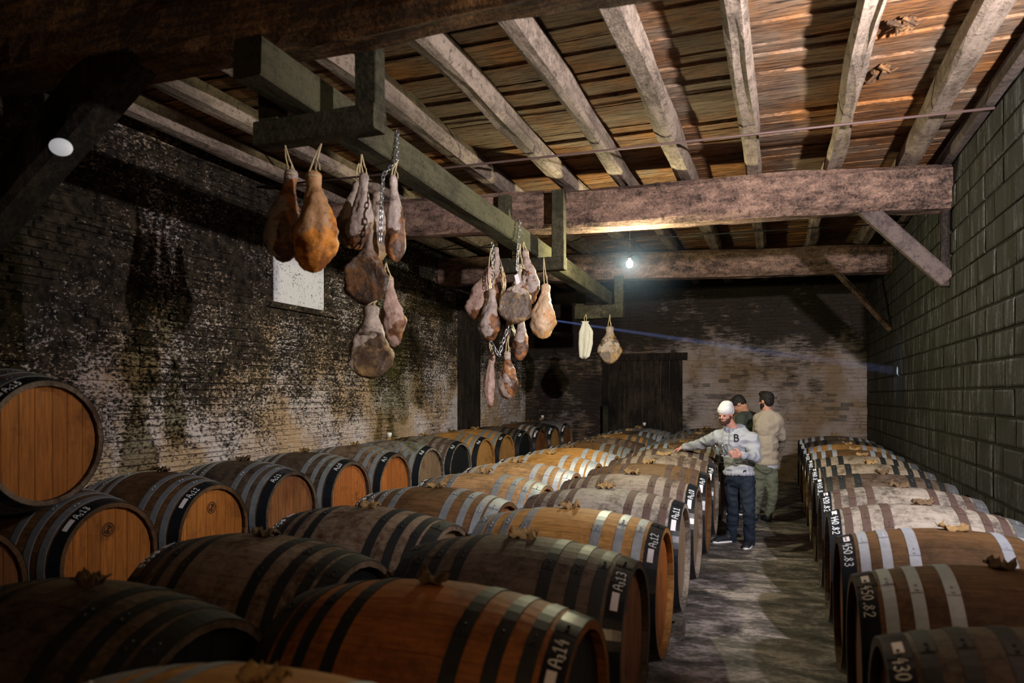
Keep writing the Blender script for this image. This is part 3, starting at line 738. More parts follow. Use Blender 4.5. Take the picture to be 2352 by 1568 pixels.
# ------------------------------------------------------------------ bulb
bt = thing('hanging_bulb', 'bare lit bulb on a thin cord under the middle beam', 'lamp', (-1.49, 7.69, 3.165))
mg = NT('glowing_bulb_glass'); mg.b.inputs['Emission Color'].default_value = (1.0, 0.93, 0.58, 1); mg.b.inputs['Emission Strength'].default_value = 3700
mb = MB(); mb.ell((0, 0, 0), 0.034, 0.034, 0.042, nu=18, nv=12)
gl = mb.obj('glass', mg.m, bt, True); gl.visible_shadow = True
mb = MB(); mb.tube([(0,0,0.034), (0,0,0.085)], [0.017, 0.019], 12); mb.obj('socket', plain('black_plastic', (0.02,0.02,0.02), 0.4), bt, True)
mb = MB(); mb.tube([(0,0,0.08), (0.002,0.001,0.37), (0,0.0,0.372)], 0.003, 6); mb.obj('cord', plain('lamp_cord', (0.05,0.05,0.05), 0.6), bt)

# ------------------------------------------------------------------ floodlight housing and lip, added out of view to cut light on near barrels
ft = thing('added_flood_hood', 'added unseen black housing and lip shading the near barrels', 'lamp', (1.48, 2.9, 3.16))
FB = plain('black_housing', (0.02, 0.02, 0.02), 0.6)
mb = MB(); mb.box((-0.08, -0.10, -0.07), (0.08, -0.012, 0.07)); mb.obj('housing', FB, ft)
mb = MB(); mb.box((-0.10, -0.012, -0.080), (0.09, 0.052, -0.074)); mb.obj('hood', FB, ft)  # added lip, blocks the steep rays towards the near barrels
# ------------------------------------------------------------------ round white lamp on the near brace
pl = pj(140, 338, 3.52)
lt = thing('round_lamp', 'round white glass lamp on the dark brace at upper left', 'lamp', pl)
vd = (pl - Vector((0, 0, EYE))).normalized(); og_ = plain('opal_glass', (0.85, 0.86, 0.88), 0.25, var=0.02); ob_ = og_.node_tree.nodes['Principled BSDF']
ob_.inputs['Emission Color'].default_value = (0.85, 0.86, 0.9, 1); ob_.inputs['Emission Strength'].default_value = 0.35  # weak glow added to lift the globe's brightness
mb = MB(); mb.ell((0,0,0), 0.053, 0.05, 0.041, nu=22, nv=14); o = mb.obj('globe', og_, lt, True)
mb = MB(); mb.tube([vd*0.03, vd*0.14], [0.034, 0.034], 18); mb.obj('lamp_base', plain('lamp_base_black', (0.02,0.02,0.02), 0.5), lt, True)

# ------------------------------------------------------------------ hams
def ham_mat(name, skin, meat, hot, split, tone=0.0):
    t = NT(name, 0.42, 0.45); v = t.pos(src='obj'); x, y, z = t.sep(t.pos(src='obj'))
    r = t.rnd(); cm = t.n('ShaderNodeCombineXYZ'); t.set(cm.inputs[0], t.math('MULTIPLY', r, 30.0))
    vv = t.pos((1,1,1), cm.outputs[0], 'obj')
    n = t.noise(vv, 6, 5, 0.6, 0.6); n2 = t.noise(vv, 22, 5, 0.7); n3 = t.noise(vv, 4.4, 4)
    s = t.math('ADD', t.math('MULTIPLY', z, -2.6), t.math('MULTIPLY', t.math('SUBTRACT', n3, 0.5), 4.0))
    s = t.math('ADD', s, t.math('MULTIPLY', x, 2.2))
    m = t.mr(s, split, split + 0.07)
    sk = t.mix(t.mr(n, 0.35, 0.7), skin, tuple(c*0.72 for c in skin)); sk = t.mix(t.mr(n2, 0.52, 0.68, 0, 0.7), sk, tuple(c*0.5 for c in meat))
    mt = t.mix(t.mr(n, 0.45, 0.58), meat, hot); mt = t.mix(t.mr(n2, 0.50, 0.68, 0, 0.75), mt, tuple(c*0.28 for c in meat))
    t.col(t.mix(m, sk, mt)); t.rough(t.mr(n, 0.3, 0.7, 0.32, 0.62)); t.bump(t.math('ADD', n, t.math('MULTIPLY', n2, 0.5)), 0.6, 0.03)
    return t.m
HM = {'gold': ham_mat('golden_ham', (0.62,0.34,0.16), (0.30,0.095,0.02), (0.80,0.30,0.04), 0.10),
      'pink': ham_mat('pink_skinned_ham', (0.45,0.295,0.24), (0.16,0.07,0.03), (0.42,0.19,0.07), 0.50),
      'mixed': ham_mat('pink_and_brown_ham', (0.44,0.345,0.30), (0.085,0.038,0.020), (0.38,0.15,0.045), 0.08),
      'dark': ham_mat('dark_ham', (0.22,0.15,0.11), (0.045,0.026,0.018), (0.20,0.09,0.03), -0.2),
      'light': ham_mat('pale_ham', (0.66,0.45,0.28), (0.55,0.28,0.11), (0.82,0.52,0.22), 0.40),
      'mould': ham_mat('mouldy_ham', (0.42,0.33,0.27), (0.10,0.062,0.038), (0.36,0.22,0.09), -0.08)}
M_CORD = plain('hemp_cord', (0.60, 0.48, 0.28), 0.95, var=0.3, scale=80)
PROF = [(0.0,0.12),(0.015,0.30),(0.05,0.38),(0.11,0.37),(0.16,0.34),(0.22,0.41),(0.31,0.54),(0.41,0.70),(0.52,0.86),(0.62,0.97),(0.70,1.0),(0.79,0.95),(0.87,0.80),(0.93,0.60),(0.975,0.38),(1.0,0.04)]
PROF_SLIM = [(0.0,0.2),(0.03,0.42),(0.08,0.55),(0.16,0.6),(0.20,0.5),(0.30,0.62),(0.42,0.85),(0.55,1.0),(0.68,0.92),(0.80,0.72),(0.90,0.55),(0.96,0.42),(0.99,0.22),(1.0,0.02)]
PROF_ROUND = [(0.0,0.06),(0.03,0.13),(0.10,0.15),(0.18,0.14),(0.27,0.2),(0.36,0.36),(0.45,0.62),(0.53,0.83),(0.61,0.96),(0.70,1.0),(0.79,0.97),(0.87,0.83),(0.93,0.62),(0.975,0.36),(1.0,0.02)]
def ham(px, py0, bx, by, wpx, d, style, label, group, lean=0.0, prof_=PROF, thick=0.72, cord_to=None, seed=1, yaw=0.0, d2=None, face=False):
    a = pj(px, py0, d); b = pj(bx, by, d2 or d); L = (b-a).length; hw = wpx/2*d/F
    t = thing('cured_ham', label, 'ham', a, group=group)
    axis = (b-a).normalized(); c, s_ = math.cos(yaw+PSI), math.sin(yaw+PSI)
    side = Vector((c, s_, 0)); side = (side - axis*side.dot(axis)).normalized(); fr = axis.cross(side)
    # mesh local z runs from 0.33 (shank) to -0.33 (butt) so the colouring follows the ham
    o_loc = (b-a)*0.5; nseg = 32; vs = []; fs = []
    N = 44
    for i in range(N+1):
        tt = i/N
        for q in range(len(prof_)-1):
            if prof_[q][0] <= tt <= prof_[q+1][0]: break
        (t0, r0), (t1, r1) = prof_[q], prof_[q+1]; f = (tt-t0)/(t1-t0); f = f*f*(3-2*f); rr = (r0+(r1-r0)*f)*hw
        bend = lean*hw*math.sin(min(1, max(0, (tt-0.1)/0.85))*PI)
        for k in range(nseg):
            ang = 2*PI*k/nseg; ca, sa = math.cos(ang), math.sin(ang)
            n = mnoise.noise(Vector((ca*1.3+seed*5, sa*1.3, tt*4.0)))*0.30 + mnoise.noise(Vector((ca*3+seed, sa*3, tt*10)))*0.12 + mnoise.noise(Vector((ca*7+seed, sa*7, tt*24)))*0.05
            r2 = rr*(1+n*min(1, tt*3))
            y = r2*sa*thick
            if face and tt > 0.40: y = max(y, -hw*thick*(0.42 + 0.05*mnoise.noise(Vector((ca*4, tt*6, seed)))))
            elif not face: y += 0.12*hw*math.sin(tt*5+seed)
            vs.append((r2*ca + bend, y, (0.5-tt)*L))
    for i in range(N):
        for k in range(nseg): fs.append((i*nseg+k, (i+1)*nseg+k, (i+1)*nseg+(k+1)%nseg, i*nseg+(k+1)%nseg))
    fs.append(tuple(range(nseg))); fs.append(tuple(N*nseg+k for k in range(nseg))[::-1])
    me = mesh('ham_body', vs, fs, HM[style], True)
    o = obj('ham_body', me, t); o.location = o_loc
    zl = -axis; yl = zl.cross(side)
    o.rotation_euler = Matrix((side, yl, zl)).transposed().to_euler()
    # hanging cord looped round the shank
    if cord_to:
        cx, cy = cord_to; e = pj(cx, cy, d) - a; mb = MB()
        p1 = axis*0.05*L
        mb.tube([e, e*0.5 + Vector((0.004, 0, 0)), Vector((0,0,0.005)) + side*hw*0.12, p1 + side*hw*0.27], 0.0045, 6)
        mb.tube([e, e*0.45 - side*0.014, -side*hw*0.14, p1 - side*hw*0.27], 0.004, 6)
        pts = []
        for k in range(13):
            q = 2*PI*k/12; pts.append(axis*L*0.065 + side*math.cos(q)*hw*0.29 + fr*math.sin(q)*hw*0.29*thick)
        mb.tube(pts, 0.005, 6); mb.obj('hanging_cord', M_CORD, t)
        mb = MB(); mb.tube([e*0.4, e*0.4 + Vector((0.02, 0, -0.03)), e*0.4 + Vector((0.022, 0, -0.06))], 0.0035, 5); mb.obj('cord_end', M_CORD, t)
    return t
G1 = 'cured hams in the near hanging cluster'; G2 = 'cured hams in the middle hanging cluster'; G3 = 'items hanging from the far end of the rack'
D1 = 3.92
ham(668,386,650,603,84,3.98,'mixed','pink and dark brown ham hanging at far left of near cluster',G1,-0.15,cord_to=(655,334),seed=1)
ham(719,390,718,626,96,3.86,'gold','golden orange ham hanging second from left in near cluster',G1,0.18,cord_to=(738,330),seed=2)
ham(822,415,800,570,62,4.72,'mould','dull brown ham half hidden behind the pink-streaked one',G1,-0.1,seed=3,cord_to=(828,360))
ham(838,398,818,574,60,4.55,'mixed','slim pink-streaked dark ham left of the near chain',G1,0.1,cord_to=(830,350),seed=4)
ham(868,440,862,605,60,4.85,'mould','brown ham behind the near chain',G1,0,seed=5)
ham(903,402,908,603,50,4.6,'mixed','narrow pink ham with red cut at right of near chain',G1,0.15,cord_to=(913,370),seed=6,yaw=0.4)
ham(850,520,838,702,106,4.55,'dark','large dark round ham in the middle of the near cluster',G1,0,PROF_ROUND,0.8,seed=7,face=True)
ham(892,632,904,797,58,4.72,'pink','pinkish ham hanging low behind lowest round ham',G1,0.1,seed=8,cord_to=(886,600))
ham(853,700,850,870,100,4.5,'mould','lowest ham of the near cluster with broad round cut face',G1,0,PROF,0.8,seed=9,face=True,cord_to=(866,690))
D2 = 6.95
ham(1127,613,1092,736,60,7.0,'pink','plain pink ham slanting at left of middle cluster',G2,-0.1,cord_to=(1128,570),seed=11)
ham(1139,566,1143,690,34,7.1,'mixed','narrow grey-pink ham hanging high behind the left chain',G2,0.2,cord_to=(1135,552),seed=12)
ham(1131,662,1124,784,50,6.85,'mixed','ham with orange side hanging below the left chain',G2,0,cord_to=(1133,600),seed=13)
ham(1195,606,1180,744,72,6.85,'mould','big round brown-faced ham in middle of middle cluster',G2,0,PROF_ROUND,0.8,seed=14,cord_to=(1195,560),face=True)
ham(1206,573,1219,700,44,6.98,'mixed','smooth pink ham hanging high at right of middle cluster',G2,0.15,cord_to=(1203,555),seed=15)
ham(1254,651,1246,778,56,6.9,'light','pale golden ham hanging alone right of middle cluster',G2,-0.05,cord_to=(1249,592),seed=16)
ham(1198,715,1193,828,36,7.0,'mixed','brown and pink ham below big round-faced ham',G2,0.1,seed=17,cord_to=(1196,690))
ham(1172,720,1168,800,32,7.15,'dark','small dark ham half hidden behind the looped chain',G2,0,seed=18)
ham(1131,810,1125,937,28,6.9,'pink','slender curved pink ham hanging lowest in middle cluster',G2,-0.3,PROF_SLIM,0.8,cord_to=(1124,783),seed=19)
ham(1165,806,1167,917,44,6.9,'mixed','lowest broad ham of middle cluster, dark with pink top',G2,0.05,cord_to=(1168,770),seed=20)
ham(1400,748,1401,836,52,10.62,'mould','single round-faced ham hanging right of the white bag',G3,0,PROF_ROUND if False else PROF,0.8,cord_to=(1401,722),seed=21,face=True)
# small white tag on the round-faced ham
tg = MB(); p = pj(1188, 640, 6.72); u = Vector((math.cos(PSI), math.sin(PSI), 0))
vs = [p + u*a + Vector((0,0,b)) for a, b in ((-0.028,0.03),(0.006,0.05),(0.03,-0.035),(-0.006,-0.055))]; n_ = Vector((-math.sin(PSI), math.cos(PSI), 0))*0.002
tg.add(vs + [v+n_ for v in vs], [(0,1,2,3)[::-1],(4,5,6,7)] + [(i,(i+1)%4,(i+1)%4+4,i+4) for i in range(4)])
setp(tg.obj('paper_label', M_TAG), 'small white paper label tied to the round-faced ham', 'label')
# cloth bag
bg = thing('cloth_bag', 'off-white cloth bag hanging beside the single far ham', 'bag', pj(1343, 738, 10.62), group=G3)
mb = MB(); N = 26; nseg = 36; L = (824-738)*10.45/F; vs = []; fs = []
for i in range(N+1):
    tt = i/N; r = (0.35 + 0.65*min(1, tt*3.5))*(1-0.35*max(0, tt-0.6)/0.4)*0.105 if tt > 0.06 else 0.035 + 0.03*abs(tt-0.03)/0.03
    if i == N: r *= 0.4
    for k in range(nseg):
        q = 2*PI*k/nseg; rr = r*(1 + 0.16*math.sin(q*5+tt*2.0) + 0.10*mnoise.noise(Vector((math.cos(q)*2, math.sin(q)*2, tt*3))))
        vs.append((rr*math.cos(q)*0.95 + 0.012*math.sin(tt*4), rr*math.sin(q)*0.6, -tt*L + (0.012*math.sin(q*3) if i == N else 0)))
for i in range(N):
    for k in range(nseg): fs.append((i*nseg+k, (i+1)*nseg+k, (i+1)*nseg+(k+1)%nseg, i*nseg+(k+1)%nseg))
fs.append(tuple(N*nseg+k for k in range(nseg))[::-1])
obj('bag_cloth', mesh('bag_cloth', vs, fs, plain('muslin', (0.66, 0.64, 0.56), 0.9, var=0.2, scale=18, bump=0.4), True), bg)
mb = MB(); e = pj(1346, 722, 10.62) - pj(1343, 738, 10.62); mb.tube([(0,0,-0.02), e*0.5+Vector((-0.02,0,0)), e], 0.004, 5); mb.tube([(0.02,0,-0.02), e*0.5+Vector((0.02,0,0)), e], 0.004, 5); mb.obj('hanging_cord', M_CORD, bg)

# chains
M_CHAIN = galv('chain_steel', (0.62, 0.64, 0.68), 0.3, 0.9)
def link_mesh(L, w, r):
    pts = []
    for k in range(17):
        q = 2*PI*k/16; pts.append(Vector((w/2*math.cos(q), 0, (L-w)/2*(1 if math.sin(q) > 0 else -1)*(1 if abs(math.sin(q)) > 1e-6 else 0) + w/2*math.sin(q))))
    mb = MB(); mb.tube(pts, r, 6, False); return mb.me('link', M_CHAIN, True)
def chain(name_label, pts, L=0.040):
    me = link_mesh(L, L*0.45, L*0.085); P = [pj(*p) for p in pts]
    t = thing('chain', name_label, 'chain', P[0]); dist = 0; step = L*0.78; k = 0
    for a, b in zip(P[:-1], P[1:]):
        n = max(1, int(round((b-a).length/step)))
        for i in range(n):
            c = a + (b-a)*((i+0.5)/n); dr = (b-a).normalized(); q = dr.to_track_quat('Z', 'Y').to_matrix() @ Matrix.Rotation(PI/2*(k % 2) + 0.4, 3, 'Z')
            o = obj('link', me, t, loc=c - P[0]); o.rotation_euler = q.to_euler(); k += 1
chain('steel chain hanging over the rack beside the near hams', [(913, 300, 4.70), (912, 368, 4.62), (880, 402, 4.5), (876, 478, 4.42), (873, 556, 4.42)], 0.045)
chain('short steel chain at the left of the middle ham cluster', [(1131, 556, 6.85), (1132, 600, 6.82), (1131, 655, 6.78)], 0.045)
chain('steel chain holding the middle ham cluster on the rack', [(1195, 505, 6.9), (1190, 560, 6.8), (1187, 620, 6.75)], 0.050)
chain('looped steel chain under the middle ham cluster', [(1127, 784, 6.8), (1143, 812, 6.75), (1146, 815, 6.75), (1168, 748, 6.75)], 0.055)

# ------------------------------------------------------------------ people
def remeshed(name, mb, mat, parent, voxel=0.012, sm=2, disp=0.0, dscale=6.0, seed=0, flat=None):
    me = mb.me(name + '_tmp'); o = bpy.data.objects.new(name + '_tmp', me); COL.objects.link(o)
    m = o.modifiers.new('r', 'REMESH'); m.mode = 'VOXEL'; m.voxel_size = voxel
    if sm: s_ = o.modifiers.new('s', 'SMOOTH'); s_.iterations = sm; s_.factor = 0.5
    dg = bpy.context.evaluated_depsgraph_get(); ev = o.evaluated_get(dg)
    me2 = bpy.data.meshes.new_from_object(ev, depsgraph=dg); bpy.data.objects.remove(o)
    if disp:
        me2.update(); nrm = [v.normal.copy() for v in me2.vertices]
        for v, n in zip(me2.vertices, nrm):
            c = v.co; k = mnoise.noise(Vector((c.x*dscale+seed, c.y*dscale, c.z*dscale*1.6))); k = 1-abs(k)*2
            v.co = c + n*disp*(k-0.4)
    me2.materials.clear(); me2.materials.append(mat); smooth(me2); me2.name = name
    return obj(name, me2, parent)
SKIN = plain('skin', (0.50, 0.25, 0.185), 0.5, var=0.12, scale=40, bump=0.05)
SKIN2 = plain('tanned_skin', (0.42, 0.21, 0.13), 0.5, var=0.12, scale=40, bump=0.05)
HAIR = plain('black_hair', (0.012, 0.010, 0.009), 0.6, var=0.5, scale=90, bump=0.8)
BEARD = plain('brown_beard', (0.07, 0.032, 0.018), 0.85, var=0.5, scale=120, bump=0.8)
M_EYE = plain('dark_eye', (0.03, 0.02, 0.02), 0.2)
def frame(fwd):
    "head frame: columns right, forward, up for a face looking along fwd"
    f = Vector(fwd).normalized(); r = f.cross(Vector((0,0,1))).normalized(); u = r.cross(f); return Matrix((r, f, u)).transposed()
def head_shapes(mb, c, M, s=1.0):
    def E(x, y, z, a, b, d): mb.ell(c + M @ Vector((x*s, y*s, z*s)), a*s, b*s, d*s, M)
    E(0, -0.012, 0.032, 0.074, 0.096, 0.088)         # skull
    E(0, 0.018, -0.035, 0.058, 0.068, 0.075)         # face
    E(0, 0.042, -0.082, 0.036, 0.036, 0.030)         # jaw and chin
    E(0, 0.078, 0.014, 0.045, 0.014, 0.012)          # brow
    E(0, 0.093, -0.022, 0.012, 0.022, 0.014)         # nose tip
    mb.cap(c + M @ Vector((0, 0.078*s, 0.010*s)), c + M @ Vector((0, 0.098*s, -0.020*s)), 0.009*s, 0.012*s)
    for sx in (-1, 1):
        E(sx*0.030, 0.070, -0.028, 0.020, 0.014, 0.016)   # cheekbones
        E(sx*0.074, -0.008, -0.008, 0.008, 0.018, 0.030)  # ears
    E(0, 0.085, -0.052, 0.022, 0.010, 0.005); E(0, 0.083, -0.061, 0.019, 0.010, 0.006)  # lips
def eyes(c, M, parent, s=1.0):
    for sx in (-1, 1):
        mb = MB(); mb.ell(c + M @ Vector((sx*0.030*s, 0.078*s, -0.004*s)), 0.010*s, 0.008*s, 0.006*s, M, nu=10, nv=6); mb.obj('eye', M_EYE, parent, True)
def hand_shapes(mb, wrist, dirn, palm_n, curl=0.5, s=1.0, thumb=1):
    "palm and five fingers; dirn points from wrist to knuckles, palm_n out of the palm"
    d = Vector(dirn).normalized(); n = Vector(palm_n); n = (n - d*n.dot(d)).normalized(); w = d.cross(n)
    k0 = wrist + d*0.085*s
    mb.cap(wrist, wrist + d*0.03*s, 0.024*s, 0.028*s)
    for q in range(4):
        off = (q-1.5)*0.021*s; base = k0 + w*off - d*(0.004*abs(q-1.3))*s
        mb.cap(wrist + w*off*0.6 + d*0.02*s, base, 0.015*s, 0.0125*s)
        ln = (0.040, 0.045, 0.042, 0.033)[q]*s; p = base; a = 0.25*curl
        for j, (seg, rr) in enumerate(((ln, 0.0105), (ln*0.66, 0.0095), (ln*0.52, 0.0085))):
            dr = d*math.cos(a) + n*math.sin(a); p2 = p + dr*seg; mb.cap(p, p2, rr*s, rr*0.92*s); p = p2; a += 1.15*curl
    tb = wrist + d*0.025*s - w*thumb*0.026*s; t1 = tb + (d*0.6 - w*thumb*0.7 + n*0.35).normalized()*0.042*s; t2 = t1 + (d*0.85 - w*thumb*0.15 + n*0.6*curl).normalized()*0.032*s
    mb.cap(tb, t1, 0.0145*s, 0.012*s); mb.cap(t1, t2, 0.0115*s, 0.0095*s)
def shoe(parent, heel, toe, mat_u, mat_s):
    heel = Vector(heel); toe = Vector(toe); d = (toe-heel); L = d.length; d.normalize(); w = d.cross(Vector((0,0,1)))
    zb = heel.z
    mb = MB(); mb.ell(heel + d*L*0.25 + Vector((0,0,0.05)), 0.045, 0.045, 0.05); mb.cap(heel + d*L*0.15 + Vector((0,0,0.05)), heel + d*L*0.75 + Vector((0,0,0.035)), 0.042, 0.040); mb.ell(heel + d*L*0.84 + Vector((0,0,0.028)), 0.047, 0.040, 0.028)
    mb.cap(heel + d*L*0.22 + Vector((0,0,0.05)), heel + d*L*0.20 + Vector((0,0,0.11)), 0.042, 0.045)
    s_ = thing_part = remeshed('shoe', mb, mat_u, parent, 0.009, 2)
    mb = MB(); n = 20; bot = []; top = []
    for k in range(n):
        q = 2*PI*k/n; a = math.cos(q); b = math.sin(q); ww = 0.042 + 0.008*a
        p = heel + d*(L*0.5 + L*0.53*a) + w*b*ww; bot.append(Vector((p.x, p.y, zb))); top.append(Vector((p.x, p.y, zb+0.024)))
    mb.add(bot+top, [tuple(range(n)), tuple(range(n, 2*n))[::-1]] + [(k, (k+1)%n, (k+1)%n+n, k+n) for k in range(n)]); mb.obj('sole', mat_s, s_, True)

def gz(p): return rise(p.y)
def limb(mb, pts, rads):
    for (a, b, r0, r1) in zip(pts[:-1], pts[1:], rads[:-1], rads[1:]): mb.cap(a, b, r0, r1)
M_NAVY = plain('navy_denim', (0.010, 0.018, 0.034), 0.85, var=0.4, scale=9, bump=0.3)
M_HOOD = plain('heather_grey_fleece', (0.34, 0.36, 0.41), 0.95, var=0.10, scale=60, bump=0.2)
M_BEANIE = plain('white_knit', (0.62, 0.62, 0.65), 0.95, var=0.06, scale=80, bump=0.4)
M_SHOE = plain('navy_shoe', (0.012, 0.015, 0.022), 0.6)
M_SOLE = plain('white_sole', (0.75, 0.75, 0.76), 0.6, var=0.05)
M_INK = plain('black_print', (0.01, 0.01, 0.012), 0.8)
M_STRING = plain('grey_drawstring', (0.25, 0.26, 0.29), 0.9)

# person in grey hooded sweatshirt
P1 = thing('person', 'person in white beanie and grey hoodie leaning left to touch a barrel', 'person', (0, 0, 0)); 
def build_p1():
    hd = pj(1666, 951, 8.18); nk = pj(1683, 984, 8.22); ch = pj(1690, 1018, 8.22); wa = pj(1697, 1068, 8.22); pe = pj(1699, 1098, 8.22)
    sR = pj(1650, 1004, 8.34); eR = pj(1607, 1021, 8.62); wR = pj(1570, 1027, 8.84)
    sL = pj(1722, 1008, 8.12); eL = pj(1737, 1050, 8.02); wL = pj(1702, 1045, 7.84)
    hL = pj(1715, 1104, 8.16); kL = pj(1720, 1175, 8.06); aL = pj(1722, 1243, 8.16)
    hR = pj(1684, 1104, 8.28); kR = pj(1684, 1175, 8.28); aR = pj(1680, 1236, 8.40)
    face_dir = (pj(1640, 962, 8.02) - pj(1663, 951, 8.20)); M = frame(face_dir)
    dR = (pj(1556, 1031, 8.88) - wR).normalized(); dL = (pj(1685, 1043, 7.80) - wL).normalized()
    # body
    mb = MB(); head_shapes(mb, hd, M); mb.cap(hd + Vector((0,0,-0.05)) - (M @ Vector((0,0.03,0))), nk, 0.055, 0.058); limb(mb, [nk, ch, wa, pe], [0.06, 0.09, 0.085, 0.085])
    limb(mb, [sR, eR, wR], [0.05, 0.038, 0.026]); limb(mb, [sL, eL, wL], [0.05, 0.038, 0.026]); mb.cap(nk, sR, 0.06, 0.05); mb.cap(nk, sL, 0.06, 0.05)
    limb(mb, [hL, kL, aL], [0.075, 0.05, 0.035]); limb(mb, [hR, kR, aR], [0.075, 0.05, 0.035])
    hand_shapes(mb, wR, dR, Vector((0,0,-1)), 0.75, 1.0, -1); hand_shapes(mb, wL, dL, Vector((math.sin(PSI), -math.cos(PSI), 0))*-1, 1.1, 1.0, 1)
    remeshed('body', mb, SKIN, P1, 0.0065, 1); eyes(hd, M, P1)
    # beard
    mb = MB()
    for (x, y, z, a, b, c) in ((0,0.052,-0.088,0.040,0.036,0.032),(0.036,0.025,-0.065,0.026,0.045,0.040),(-0.036,0.025,-0.065,0.026,0.045,0.040),(0.055,-0.005,-0.03,0.016,0.024,0.032),(-0.055,-0.005,-0.03,0.016,0.024,0.032),(0,0.084,-0.043,0.024,0.010,0.007)):
        mb.ell(hd + M @ Vector((x, y, z)), a, b, c, M)
    remeshed('beard', mb, BEARD, P1, 0.006, 1, 0.004, 60)
    # beanie with slouchy crown
    mb = MB(); back = M @ Vector((0, -1, 0))
    mb.ell(hd + M @ Vector((0, -0.010, 0.048)), 0.086, 0.108, 0.072, M); mb.ell(hd + M @ Vector((0, -0.035, 0.090)), 0.074, 0.092, 0.060, M); mb.ell(hd + M @ Vector((0, -0.075, 0.035)), 0.076, 0.062, 0.080, M); mb.ell(hd + M @ Vector((0, -0.085, 0.085)), 0.058, 0.062, 0.052, M)
    remeshed('beanie', mb, M_BEANIE, P1, 0.007, 3, 0.003, 14)
    mb = MB(); mb.ell(hd + M @ Vector((0.0855, -0.01, 0.03)), 0.004, 0.008, 0.005, M); mb.obj('beanie_tag', plain('blue_tag', (0.1,0.2,0.5), 0.7), P1)
    # hoodie
    mb = MB(); fx = (pj(1690, 1018, 8.0) - ch).normalized(); sd = Vector((math.cos(PSI-0.35), math.sin(PSI-0.35), 0)); Mt = Matrix((sd, Vector((0,0,1)).cross(sd), Vector((0,0,1)))).transposed()
    mb.ell(ch + Vector((0,0,0.02)), 0.19, 0.135, 0.19, Mt); mb.ell(wa + Vector((0,0,0.06)), 0.165, 0.13, 0.18, Mt); mb.ell(wa + Vector((0.0,0,-0.03)), 0.168, 0.135, 0.10, Mt)
    mb.cap(nk + Vector((0,0,-0.05)), sR, 0.085, 0.082); mb.cap(nk + Vector((0,0,-0.05)), sL, 0.085, 0.085); mb.cap(sR, ch, 0.085, 0.14); mb.cap(sL, ch, 0.09, 0.14)
    limb(mb, [sR, eR, wR - dR*0.01], [0.084, 0.062, 0.042]); limb(mb, [sL, eL, wL - dL*0.02], [0.088, 0.066, 0.043])
    mb.cap(sL + Vector((0.02,0,0)), eL, 0.085, 0.066)
    # hood round the neck
    for k in range(14):
        q = 2*PI*k/13; p = nk + Mt @ Vector((0.085*math.cos(q)+0.01, 0.075*math.sin(q)+0.01, 0.005+0.022*math.sin(q))); mb.ell(p, 0.034, 0.034, 0.030)
    mb.ell(nk + Mt @ Vector((0.05, 0.10, -0.01)), 0.10, 0.06, 0.06, Mt)
    # bottom ribbing
    for k in range(22):
        q = 2*PI*k/22; mb.ell(wa + Mt @ Vector((0.150*math.cos(q), 0.118*math.sin(q), -0.085)), 0.026, 0.026, 0.030)
    h = remeshed('hoodie', mb, M_HOOD, P1, 0.009, 2, 0.013, 8.5, 3)
    # drawstrings, letter B, pocket edge, hem tag: laid on the chest surface
    dg = h.data; import mathutils
    bvh = mathutils.bvhtree.BVHTree.FromPolygons([v.co.copy() for v in dg.vertices], [tuple(p.vertices) for p in dg.polygons])
    camp = Vector((0,0,EYE))
    def on(px, py, off=0.004):
        p = pj(px, py, 6.0); dr = (p-camp).normalized(); hit = bvh.ray_cast(camp, dr)
        return (hit[0] - dr*off) if hit[0] is not None else pj(px, py, 8.05)
    def strip(name, pts, r, mat):
        m2 = MB(); m2.tube([on(*p) for p in pts], r, 6); m2.obj(name, mat, h)
    strip('drawstring', [(1662, 985), (1660, 996), (1659, 1006), (1659, 1016)], 0.0045, M_STRING)
    strip('drawstring', [(1676, 984), (1675, 996), (1674, 1008), (1674, 1019)], 0.0045, M_STRING)
    strip('pocket_seam', [(1672, 1070), (1690, 1062), (1710, 1057), (1730, 1056)], 0.004, M_STRING)
    # letter B
    def B(u, v): return (1687.0 + u*10.0, 1013.0 - v*15.0)
    m2 = MB()
    for line in ([(0,0),(0,0.5),(0,1)], [(-0.08,1),(0.35,1),(0.72,0.93),(0.80,0.76),(0.68,0.58),(0.3,0.53),(0,0.53)], [(0,0.53),(0.45,0.53),(0.86,0.42),(0.92,0.22),(0.75,0.04),(0.35,0),(-0.08,0)]):
        m2.tube([on(*B(a, b)) for a, b in line], 0.0075, 6)
    m2.obj('letter_b', M_INK, h)
    m2 = MB(); c = [on(1707, 1080), on(1714, 1078.5), on(1714, 1084), on(1707, 1085.5)]; m2.add(c, [(0,1,2,3)]); m2.add([q - Vector((0,0,0)) for q in c], [(3,2,1,0)]); m2.obj('hem_tag', M_INK, h)
    # jeans
    mb = MB(); mb.ell(pe, 0.165, 0.12, 0.12, Mt)
    limb(mb, [hL, kL, aL + Vector((0,0,-0.01))], [0.094, 0.066, 0.058]); limb(mb, [hR, kR, aR + Vector((0,0,-0.01))], [0.094, 0.066, 0.058]); mb.cap(pe, hL, 0.12, 0.098); mb.cap(pe, hR, 0.12, 0.098)
    remeshed('jeans', mb, M_NAVY, P1, 0.009, 2, 0.013, 9, 8)
    f0 = pj(1684, 1242, 8.38); f1 = pj(1641, 1249, 8.30); f0.z = rise(f0.y); f1.z = f0.z; shoe(P1, f0, f0 + (f1-f0).normalized()*0.27, M_SHOE, M_SOLE)
    g0 = pj(1725, 1250, 8.18); g1 = pj(1709, 1262, 7.92); g0.z = rise(g0.y); g1.z = g0.z; shoe(P1, g0, g0 + (g1-g0).normalized()*0.27, M_SHOE, M_SOLE)
    return wL
build_p1()
